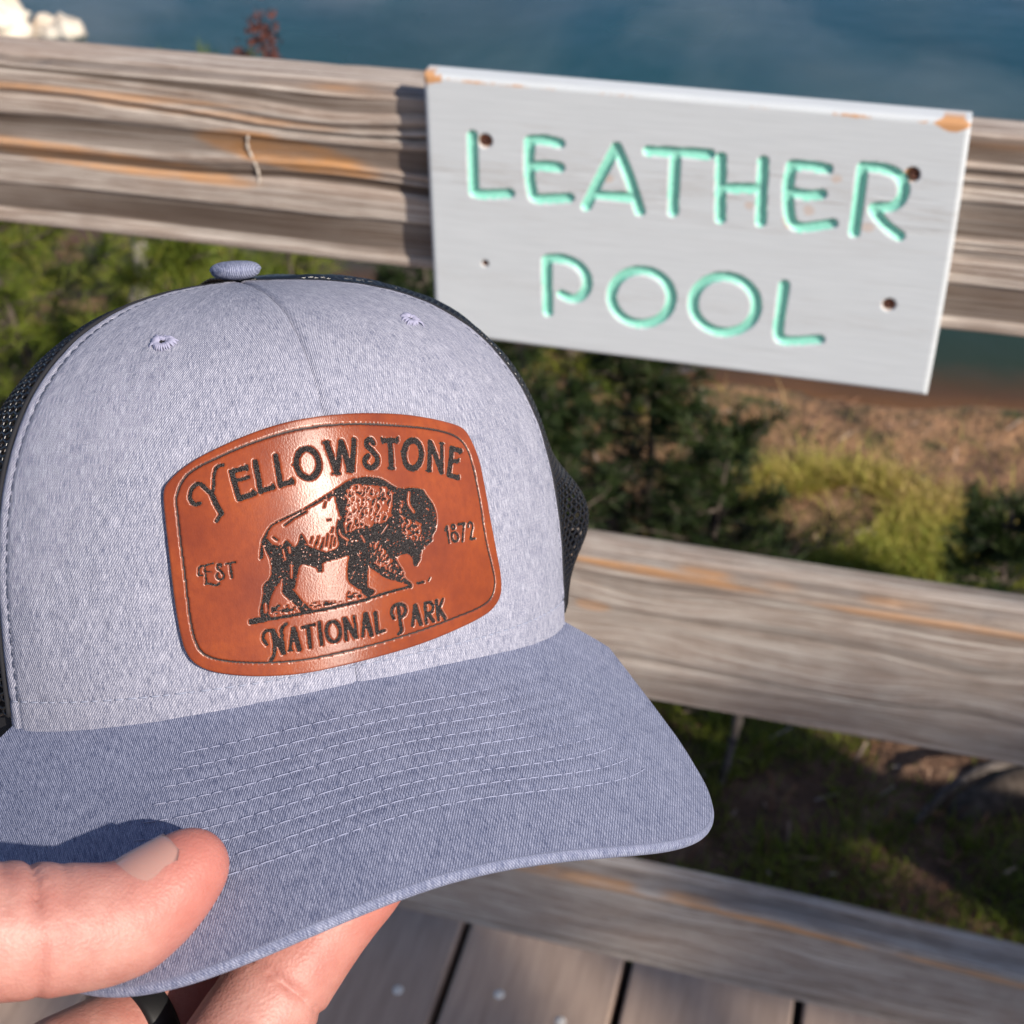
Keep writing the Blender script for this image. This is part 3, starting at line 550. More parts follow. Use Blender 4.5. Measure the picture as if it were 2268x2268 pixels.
branch('dead_branch', [(0.17, 0.62, -0.30), (0.22, 0.655, -0.235), (0.30, 0.69, -0.200), (0.42, 0.72, -0.195), (0.60, 0.75, -0.24)], 0.006, 0.010, 'curved grey dead branch arching at the right picture edge below middle rail', 'branch', M['twig'], 3, 15)
branch('fallen_log', [(0.20, 0.64, -0.35), (0.29, 0.70, -0.30), (0.42, 0.75, -0.29), (0.75, 0.82, -0.28)], 0.030, 0.045, 'dark fallen log at the right picture edge between middle and bottom rail', 'log', M['bark'], 0, 10)
# tall seed head poking up behind the top rail
st = tag(empty('dead_weed', (-0.955, 1.05, -0.32)), 'dark reddish dead seed head rising behind the top rail against the water', 'plant')
rm = plain('dry_seed_head', (0.10, 0.028, 0.018), 0.9)
V, F = tube([(0, 0, 0), (0.01, 0.0, 0.3), (0.0, 0.01, 0.7), (0.01, 0.0, 1.0)], [0.005, 0.004, 0.003, 0.002], 6); mk('stem', V, F, M['bark'], st)
for (ox, oz, s_) in ((0.012, 1.01, 1.0), (-0.028, 0.965, 0.55), (0.022, 0.96, 0.6)):
    g = np.random.default_rng(int(oz * 100 + ox * 1000)); n = 260; c = g.normal(0, 1, (n, 3)) * np.array([0.011, 0.011, 0.018]) * s_ + np.array([ox, 0, oz]); s = 0.0035
    V = np.stack([c + g.normal(0, s, (n, 3)) for _ in range(3)], 1).reshape(-1, 3); mk('seed_head', V, np.arange(3 * n).reshape(-1, 3), rm, st, smooth=False)
# pale sinter rocks on the bank at the far left
def rock(loc, sc, seed, label, mat):
    a = np.linspace(0, np.pi, 22); b = np.linspace(0, 2 * np.pi, 34, endpoint=False); A, B = np.meshgrid(b, a, indexing='ij')
    d = np.stack([np.sin(B) * np.cos(A), np.sin(B) * np.sin(A), np.cos(B)], -1)
    r = 0.35 + 1.2 * fbm(d[..., 0] * 2.4 + d[..., 2] * 1.3 + 9, d[..., 1] * 2.4 - d[..., 2] * 1.3 + 9, seed, 5)
    V = (d * r[..., None] * np.array(sc)).reshape(-1, 3); o = mk('rock', V, gridf(34, 22, wrap=True), mat); o.location = loc; return tag(o, label, 'rock', 'pale rocks by the pool')
rn = N('pale_sinter'); ro2 = rn.obj(); M['sinter'] = rn.out(rn.ramp(rn.noise(ro2, 9, 5), [(0.3, (0.50, 0.36, 0.24)), (0.6, (0.78, 0.70, 0.58))]), 0.9, rn.bump(rn.noise(ro2, 25, 4), 0.6, 0.02))
rock((-3.28, 3.66, -0.28), (0.16, 0.14, 0.11), 1, 'pale sunlit rock at the top left corner behind the rail', M['sinter'])
rock((-3.05, 3.74, -0.34), (0.11, 0.10, 0.07), 3, 'small tan stone right of the pale rocks at top left', M['sinter'])
rock((-3.52, 3.86, -0.26), (0.15, 0.16, 0.13), 2, 'cream rock cut by the top left picture corner', M['sinter'])
# unseen pines added behind the viewer, sunward, to shade lower rails and deck
conifer(4.10, -2.20, 4.10, 1.00, 170, 'unseen young pine added on the sunny side to shade the lower rails', M['needles'], 131, nn=60, ln=0.11, wid=0.005, group='pines added for shade', name='shade_pine')
conifer(3.55, -2.30, 3.75, 0.95, 160, 'shorter unseen pine added on the sunny side to shade rails and deck', M['needles'], 132, nn=60, ln=0.11, wid=0.005, group='pines added for shade', name='shade_pine')

# thin steam drifting over the hot pool
sn = N('steam'); so = sn.obj(); nz_ = sn.noise(sn.scale(so, (0.9, 0.7, 1.6)), 1.0, 4, 0.6, 0.6)
pvn = sn.new('VolumePrincipled'); sn.put(pvn.inputs['Density'], sn.mapr(nz_, 0.50, 0.72, 0.0, 0.8)); pvn.inputs['Color'].default_value = (0.95, 0.97, 1, 1); pvn.inputs['Anisotropy'].default_value = 0.2
sn.t.links.new(pvn.outputs[0], sn.t.nodes['Material Output'].inputs['Volume']); sn.t.nodes.remove(sn.b)
bx0 = np.array([(x, y, z) for x in (-4.5, 4.5) for y in (3.0, 10.5) for z in (-0.335, 0.35)])
tag(mk('steam', bx0, [[0, 1, 3, 2], [4, 6, 7, 5], [0, 4, 5, 1], [2, 3, 7, 6], [0, 2, 6, 4], [1, 5, 7, 3]], sn.m, smooth=False), 'faint white steam hanging over the pool water', 'steam', kind='stuff')

# ------------------------------------------------------------------ trucker cap
AX, AY, HH, EN, SAG, PHS, VW, VL, VK, VS, VM = (0.0967276, 0.0871396, 0.0985511, 3.01256, 0.00936079, 1.02195, 0.0938626, 0.067369, 3.78713, 0.379085, 3.41042)
AYB = 0.096
VL = VL - 0.0036; VW = VW + 0.0022
hat = tag(empty('trucker_cap'), 'blue grey heather trucker cap with leather bison patch held in front of the railing', 'cap')
hm = Matrix(((0.75892, -0.63991, -0.12065, -0.17136), (0.6305, 0.67577, 0.38184, -0.61975), (-0.16281, -0.36586, 0.91632, 1.11993), (0, 0, 0, 1)))
hat.matrix_world = hm
def crown(phi, t):
    phi = np.asarray(phi, float); t = np.asarray(t, float); th = np.clip(t, 0, 1) * np.pi / 2
    ro = np.clip(np.cos(th), 0, 1) ** (2 / EN); zz = np.sin(th) ** (2 / EN); zb = -SAG * np.sin(phi) ** 2
    c = np.cos(phi); ay = np.where(c < 0, AYB, AY)
    return np.stack([AX * ro * np.sin(phi), -ay * ro * c, zb + (HH - zb) * zz], -1)
def cnorm(phi, t, e=1e-3):
    phi = np.asarray(phi, float); t = np.clip(np.asarray(t, float), 2e-3, 0.985)
    a = crown(phi + e, t) - crown(phi - e, t); b = crown(phi, t + e) - crown(phi, t - e)
    n = np.cross(a, b); return n / (np.linalg.norm(n, axis=-1, keepdims=True) + 1e-15)
def t_of_z(phi, z):                                            # z in metres
    zb = -SAG * np.sin(phi) ** 2; return np.arcsin(np.clip((z - zb) / (HH - zb), 1e-9, 1) ** (EN / 2)) * 2 / np.pi
tt = np.r_[0, np.geomspace(1e-6, 1, 4000)]; mer = np.stack([0.093 * np.cos(tt * np.pi / 2).clip(0) ** (2 / EN), HH * np.sin(tt * np.pi / 2) ** (2 / EN)], -1)
arc_s = np.r_[0, np.cumsum(np.linalg.norm(np.diff(mer, axis=0), axis=1))]; MERL = arc_s[-1]
def t_of_s(s): return np.interp(s, arc_s, tt)                   # meridian arc length -> t

def panel(name, p0, p1, seam_edge, side_edge, seed):
    nu, nv = 170, 190
    ph = np.linspace(p0, p1, nu); s = np.linspace(-0.0035, MERL * 0.992, nv); PH, S = np.meshgrid(ph, s, indexing='ij')
    T = t_of_s(np.clip(S, 0, None)); P = crown(PH, T); P[..., 2] += np.minimum(S, 0); Nn = cnorm(PH, T)
    ro = np.hypot(P[..., 0], P[..., 1])
    dse = np.abs(PH - seam_edge) * ro; dsi = np.abs(PH - side_edge) * ro
    off = -0.0008 * np.exp(-(dse / 0.0008) ** 2) - 0.0009 * np.exp(-(dsi / 0.0012) ** 2) - 0.00045 * np.exp(-((dsi - 0.0042) / 0.0007) ** 2)
    off += -0.00035 * np.exp(-((S - 0.0042) / 0.0006) ** 2)     # stitch valley above the visor
    off += 0.0008 * (fbm(PH * 4 + 3, S * 28, seed, 3) - 0.5) * sstep(0.0, 0.02, S) * sstep(0.0, 0.02, dsi) * sstep(0.0, 0.02, dse)
    off += 0.0003 * (fbm(PH * 30, S * 200, seed + 1, 2) - 0.5)
    P = P + Nn * off[..., None]
    fuv = np.stack([PH * 9.0, S * 100], -1)
    return mk(name, P.reshape(-1, 3), gridf(nu, nv), M['crown'], hat, {'fuv': fuv.reshape(-1, 2)})
panel('front_panel', -PHS, -0.0004, 0.0, -PHS, 201); panel('front_panel', 0.0004, PHS, 0.0, PHS, 202)
# inner shell, so that the cap is lined
nu, nv = 80, 40; ph = np.linspace(-PHS, PHS, nu); s = np.linspace(-0.002, MERL * 0.99, nv); PH, S = np.meshgrid(ph, s, indexing='ij'); T = t_of_s(np.clip(S, 0, None)); P = crown(PH, T) - cnorm(PH, T) * 0.0028
mk('lining', P.reshape(-1, 3), gridf(nu, nv)[:, ::-1], M['black'], hat)

# black netting sides and back
def net_surf(PH, S):
    T = t_of_s(np.clip(S, 0, None)); P = crown(PH, T); Nn = cnorm(PH, T)
    a = np.degrees(PH)
    bul = 0.0125 * np.exp(-((a - 84) / 17) ** 2) * np.exp(-((S - 0.023) / 0.015) ** 2) * sstep(58.6, 72, a)
    bul = bul + -0.021 * sstep(58.6, 105, -a) * sstep(0.012, 0.070, S)
    fold = 0.0022 * (fbm(PH * 5, S * 40, 210, 3) - 0.5) * sstep(0, 0.3, np.abs(PH) - PHS)
    P = P + Nn * (bul + fold - 0.0006)[..., None]; P[..., 2] += np.minimum(S, 0); return P
def netting(name, p0, p1):
    pitch_ = 0.00215; span = abs(p1 - p0) * 0.099; nc = int(span / pitch_); nrw = int(MERL * 0.985 / (pitch_ * 0.86))
    parts = []; i, j = np.meshgrid(np.arange(nc + 1), np.arange(nrw), indexing='ij')
    zig = ((i + j) % 2) * 0.42
    S = (j + zig) * (MERL * 0.985 / nrw); PHI = p0 + (p1 - p0) * i / nc
    V = net_surf(PHI, S); idx = lambda a, b: a * nrw + b
    keepcol = lambda jj: np.maximum(1, (2 ** np.floor(np.log2(1 / np.maximum(np.cos(np.clip(t_of_s(jj * MERL * 0.985 / nrw), 0, 0.98) * np.pi / 2) ** (2 / EN), 0.05)))).astype(int))
    E = np.r_[np.stack([idx(i[:-1], j[:-1]), idx(i[1:], j[1:])], -1).reshape(-1, 2)]
    vi, vj = np.meshgrid(np.arange(nc + 1), np.arange(nrw - 1), indexing='ij'); mk_ = ((vi + vj) % 2) == 1
    E = np.r_[E, np.stack([idx(vi, vj)[mk_], idx(vi, vj + 1)[mk_]], -1)]
    jrow = E[:, 0] % nrw; icol = E[:, 0] // nrw; st = keepcol(jrow); E = E[(icol % st == 0) | (E[:, 1] // nrw == icol)]
    Vf_ = V.reshape(-1, 3); a, b = Vf_[E[:, 0]], Vf_[E[:, 1]]
    d = b - a; l = np.linalg.norm(d, axis=1, keepdims=True); ok = (l[:, 0] > 1e-5) & (l[:, 0] < 0.006); a, b, d = a[ok], b[ok], (d / np.maximum(l, 1e-9))[ok]
    c = np.array([0, 0, 0.03]); nn = (a - c); nn /= np.linalg.norm(nn, axis=1, keepdims=True); sd = np.cross(d, nn); sd /= np.linalg.norm(sd, axis=1, keepdims=True) + 1e-9; nn = np.cross(sd, d)
    r = 0.00055; q = [sd * r, nn * r * 0.9, -sd * r, -nn * r * 0.6]; ext = d * r * 0.5
    ring_ = np.stack([a - ext + k for k in q] + [b + ext + k for k in q], 1).reshape(-1, 3)
    base = np.arange(len(a))[:, None, None] * 8; fq = np.array([[k, (k + 1) % 4, 4 + (k + 1) % 4, 4 + k] for k in range(4)])
    return mk(name, ring_, (base + fq[None]).reshape(-1, 4), M['mesh'], hat)
netting('netting', PHS + 0.004, math.pi); netting('netting', -PHS - 0.004, -math.pi)
for s0, s1, nm in ((PHS, 2 * math.pi - PHS, 'sweatband'),):
    nu = 120; ph = np.linspace(s0, s1, nu); phw = np.where(ph > math.pi, ph - 2 * math.pi, ph); S = np.array([-0.012, -0.004, 0.004, 0.010, 0.016]); PH, SS = np.meshgrid(phw, S, indexing='ij')
    P = net_surf(PH, SS) - cnorm(PH, t_of_s(np.clip(SS, 0, None))) * 0.0022
    mk(nm, P.reshape(-1, 3), gridf(nu, 5), M['black'], hat)
# side seam binding
for sg in (-1, 1):
    s = np.linspace(0, MERL * 0.985, 90); P = crown(np.full(90, sg * (PHS + 0.005)), t_of_s(s)); Nn = cnorm(np.full(90, sg * (PHS + 0.005)), t_of_s(s))
    V, F = tube(P - Nn * 0.0006, 0.0007, 6); mk('seam_binding', V, F, M['black'], hat)

def dashes(P, Nn, dash, gap, r, lift, seed=0, jit=0.15):
    g = np.random.default_rng(seed); L = np.r_[0, np.cumsum(np.linalg.norm(np.diff(P, axis=0), axis=1))]; parts = []; s = 0.0
    f = lambda A, q: np.array([np.interp(q, L, A[:, k]) for k in range(3)])
    while s + dash < L[-1]:
        d = dash * (1 + jit * g.normal()); q = np.linspace(s, s + d, 5); pts = np.array([f(P, x) + f(Nn, x) * (lift + r * 0.9 * math.sin(math.pi * k / 4) - r * 0.6) for k, x in enumerate(q)])
        parts.append(tube(pts, r * np.array([0.5, 0.95, 1, 0.95, 0.5]), 6)); s += dash + gap
    return join(parts)
for sg in (-1, 1):                                             # dark stitching along both side seams
    s = np.linspace(0.004, MERL * 0.95, 300); T = t_of_s(s); ro = np.hypot(*crown(np.full(300, sg * PHS), T)[:, :2].T); ph = sg * (PHS - 0.0042 / np.maximum(ro, 0.01))
    V, F = dashes(crown(ph, T), cnorm(ph, T), 0.0023, 0.0008, 0.00018, -0.00032, 3); mk('stitching', V, F, M['thread_dark'], hat)
ph = np.linspace(-PHS + 0.02, PHS - 0.02, 500); T = t_of_s(np.full(500, 0.0042))
V, F = dashes(crown(ph, T), cnorm(ph, T), 0.0024, 0.0008, 0.00026, -0.0002, 4); mk('stitching', V, F, M['thread_crown'], hat)

# button
a = np.linspace(0, 1, 18); b = np.linspace(0, 2 * np.pi, 40, endpoint=False); r = 0.0076 * np.sin(np.linspace(0, np.pi, 18)) ** 0.62; z = 0.0027 * np.cos(np.linspace(0, np.pi, 18))
r = np.where(z < 0, r * 0.96, r); P = np.stack([np.outer(np.cos(b), r), np.outer(np.sin(b), r), np.broadcast_to(z + HH + 0.0030, (40, 18))], -1)
mk('button', P.reshape(-1, 3), gridf(40, 18, wrap=True)[:, ::-1], M['visor'], hat, {'fuv': P.reshape(-1, 3)[:, :2] * 100})
# embroidered eyelets
for u, v in ((-49.4, 87.6), (53.0, 87.6)):
    ph0 = u / 90.0; t0 = float(t_of_z(ph0, v / 1000)); c = crown(ph0, t0); n = cnorm(ph0, t0); e1 = np.cross([0, 0, 1.0], n); e1 /= np.linalg.norm(e1); e2 = np.cross(n, e1)
    parts = []
    g = np.random.default_rng(int(abs(u)))
    for k in range(34):
        an = 2 * math.pi * k / 34; r1 = 0.0027 * (1 + 0.14 * g.normal()); d = math.cos(an) * e1 * 1.25 + math.sin(an) * e2
        pts = np.array([c + d * q * r1 + n * h for q, h in ((0.22, -0.0004), (0.45, 0.0007), (0.78, 0.0006), (1.0, -0.0002))]); parts.append(tube(pts, [0.00022, 0.0003, 0.0003, 0.0002], 5))
    V, F = join(parts); ey = mk('eyelet', V, F, M['thread_lilac'], hat)
    th_ = np.linspace(0, 2 * np.pi, 16, endpoint=False); V = np.r_[[c + n * 0.00015], c + n * 0.0003 + 0.0009 * (np.cos(th_)[:, None] * e1 + np.sin(th_)[:, None] * e2)]
    mk('hole', V, [[0, 1 + k, 1 + (k + 1) % 16] for k in range(16)], M['black'], ey)

# visor
def vis(u, v):
    u = np.asarray(u, float); v = np.asarray(v, float); b = crown(u * PHS, np.zeros_like(u)); ang = u * np.pi / 2
    ox = VW * np.sign(np.sin(ang)) * np.abs(np.sin(ang)) ** (2 / VM); oy = -(AY * math.cos(PHS) + (VL + AY * (1 - math.cos(PHS))) * np.abs(np.cos(ang)) ** (2 / VM))
    x = b[..., 0] * (1 - v) + ox * v; y = b[..., 1] * (1 - v) + oy * v
    return np.stack([x, y, -VK * x ** 2 - VS * (-y - AY)], -1)
def vnorm(u, v, e=1e-3):
    a = vis(np.clip(u + e, -1, 1), v) - vis(np.clip(u - e, -1, 1), v); b = vis(u, v + e) - vis(u, v - e); n = np.cross(b, a); n /= np.linalg.norm(n, axis=-1, keepdims=True) + 1e-15
    return np.where(n[..., 2:] < 0, -n, n)
nu = 260; w_ = np.linspace(-1, 1, nu); uu = np.sign(w_) * (1 - (1 - np.abs(w_)) ** 1.5)
# arc-length resample of the outline so that the corners stay smooth
fine = np.linspace(-0.999, 0.999, 6000); ol = vis(fine, np.ones(6000)); Ls = np.r_[0, np.cumsum(np.linalg.norm(np.diff(ol, axis=0), axis=1))]
uu = np.interp(np.linspace(0, Ls[-1], nu), Ls, fine)
vv = np.r_[np.linspace(-0.30, 0.96, 80), np.linspace(0.97, 1.0, 6)]; U, Vv_ = np.meshgrid(uu, vv, indexing='ij'); P = vis(U, Vv_); Nn = vnorm(U, Vv_)
rows = np.linspace(0.17, 0.71, 9)
off = 0.0003 * (fbm(P[..., 0] * 90, P[..., 1] * 90, 221, 3) - 0.5) + 0.0010 * (fbm(P[..., 0] * 22, P[..., 1] * 22, 222, 2) - 0.5)
for rv in rows: off -= 0.00022 * np.exp(-((Vv_ - rv) / 0.010) ** 2) * sstep(0.58, 0.48, np.abs(U))
top = P + Nn * off[..., None]
e_dir = vis(uu, np.ones(nu)) - vis(uu, np.full(nu, 0.97)); tang = np.gradient(vis(uu, np.ones(nu)), axis=0); nE = vnorm(uu, np.ones(nu)); e_out = np.cross(tang, nE); e_out /= np.linalg.norm(e_out, axis=1, keepdims=True); e_out *= np.sign((e_out * e_dir).sum(1, keepdims=True))
TH = 0.0032; edge_p = top[:, -1]; cc = edge_p - nE * TH / 2
ang = np.radians(np.linspace(80, -80, 9)); rim = np.stack([cc + nE * math.sin(a) * TH / 2 + e_out * math.cos(a) * TH / 2 for a in ang], 1)
bot = (P - Nn * TH)[:, ::-1][:, ::3]
allp = np.concatenate([top, rim, bot], 1); nvv = allp.shape[1]
fu = np.concatenate([np.stack([P[..., 0], P[..., 1]], -1) * 100, np.stack([np.broadcast_to(np.linspace(0, Ls[-1] * 100, nu)[:, None], rim.shape[:2]), np.broadcast_to(20 + np.linspace(0, 0.5, 9)[None], rim.shape[:2])], -1), np.stack([bot[..., 0], bot[..., 1]], -1) * 100], 1)
visor = mk('visor', allp.reshape(-1, 3), gridf(nu, nvv)[:, ::-1], M['visor'], hat, {'fuv': fu.reshape(-1, 2)})
for k, rv in enumerate(rows):
    u = np.linspace(-0.44 - 0.012 * k, 0.38 + 0.018 * k, 420); v = np.full(420, rv)
    V, F = dashes(vis(u, v), vnorm(u, v), 0.0032, 0.0005, 0.00015, -0.00012, 30 + k); mk('stitching', V, F, M['thread_light'], visor)

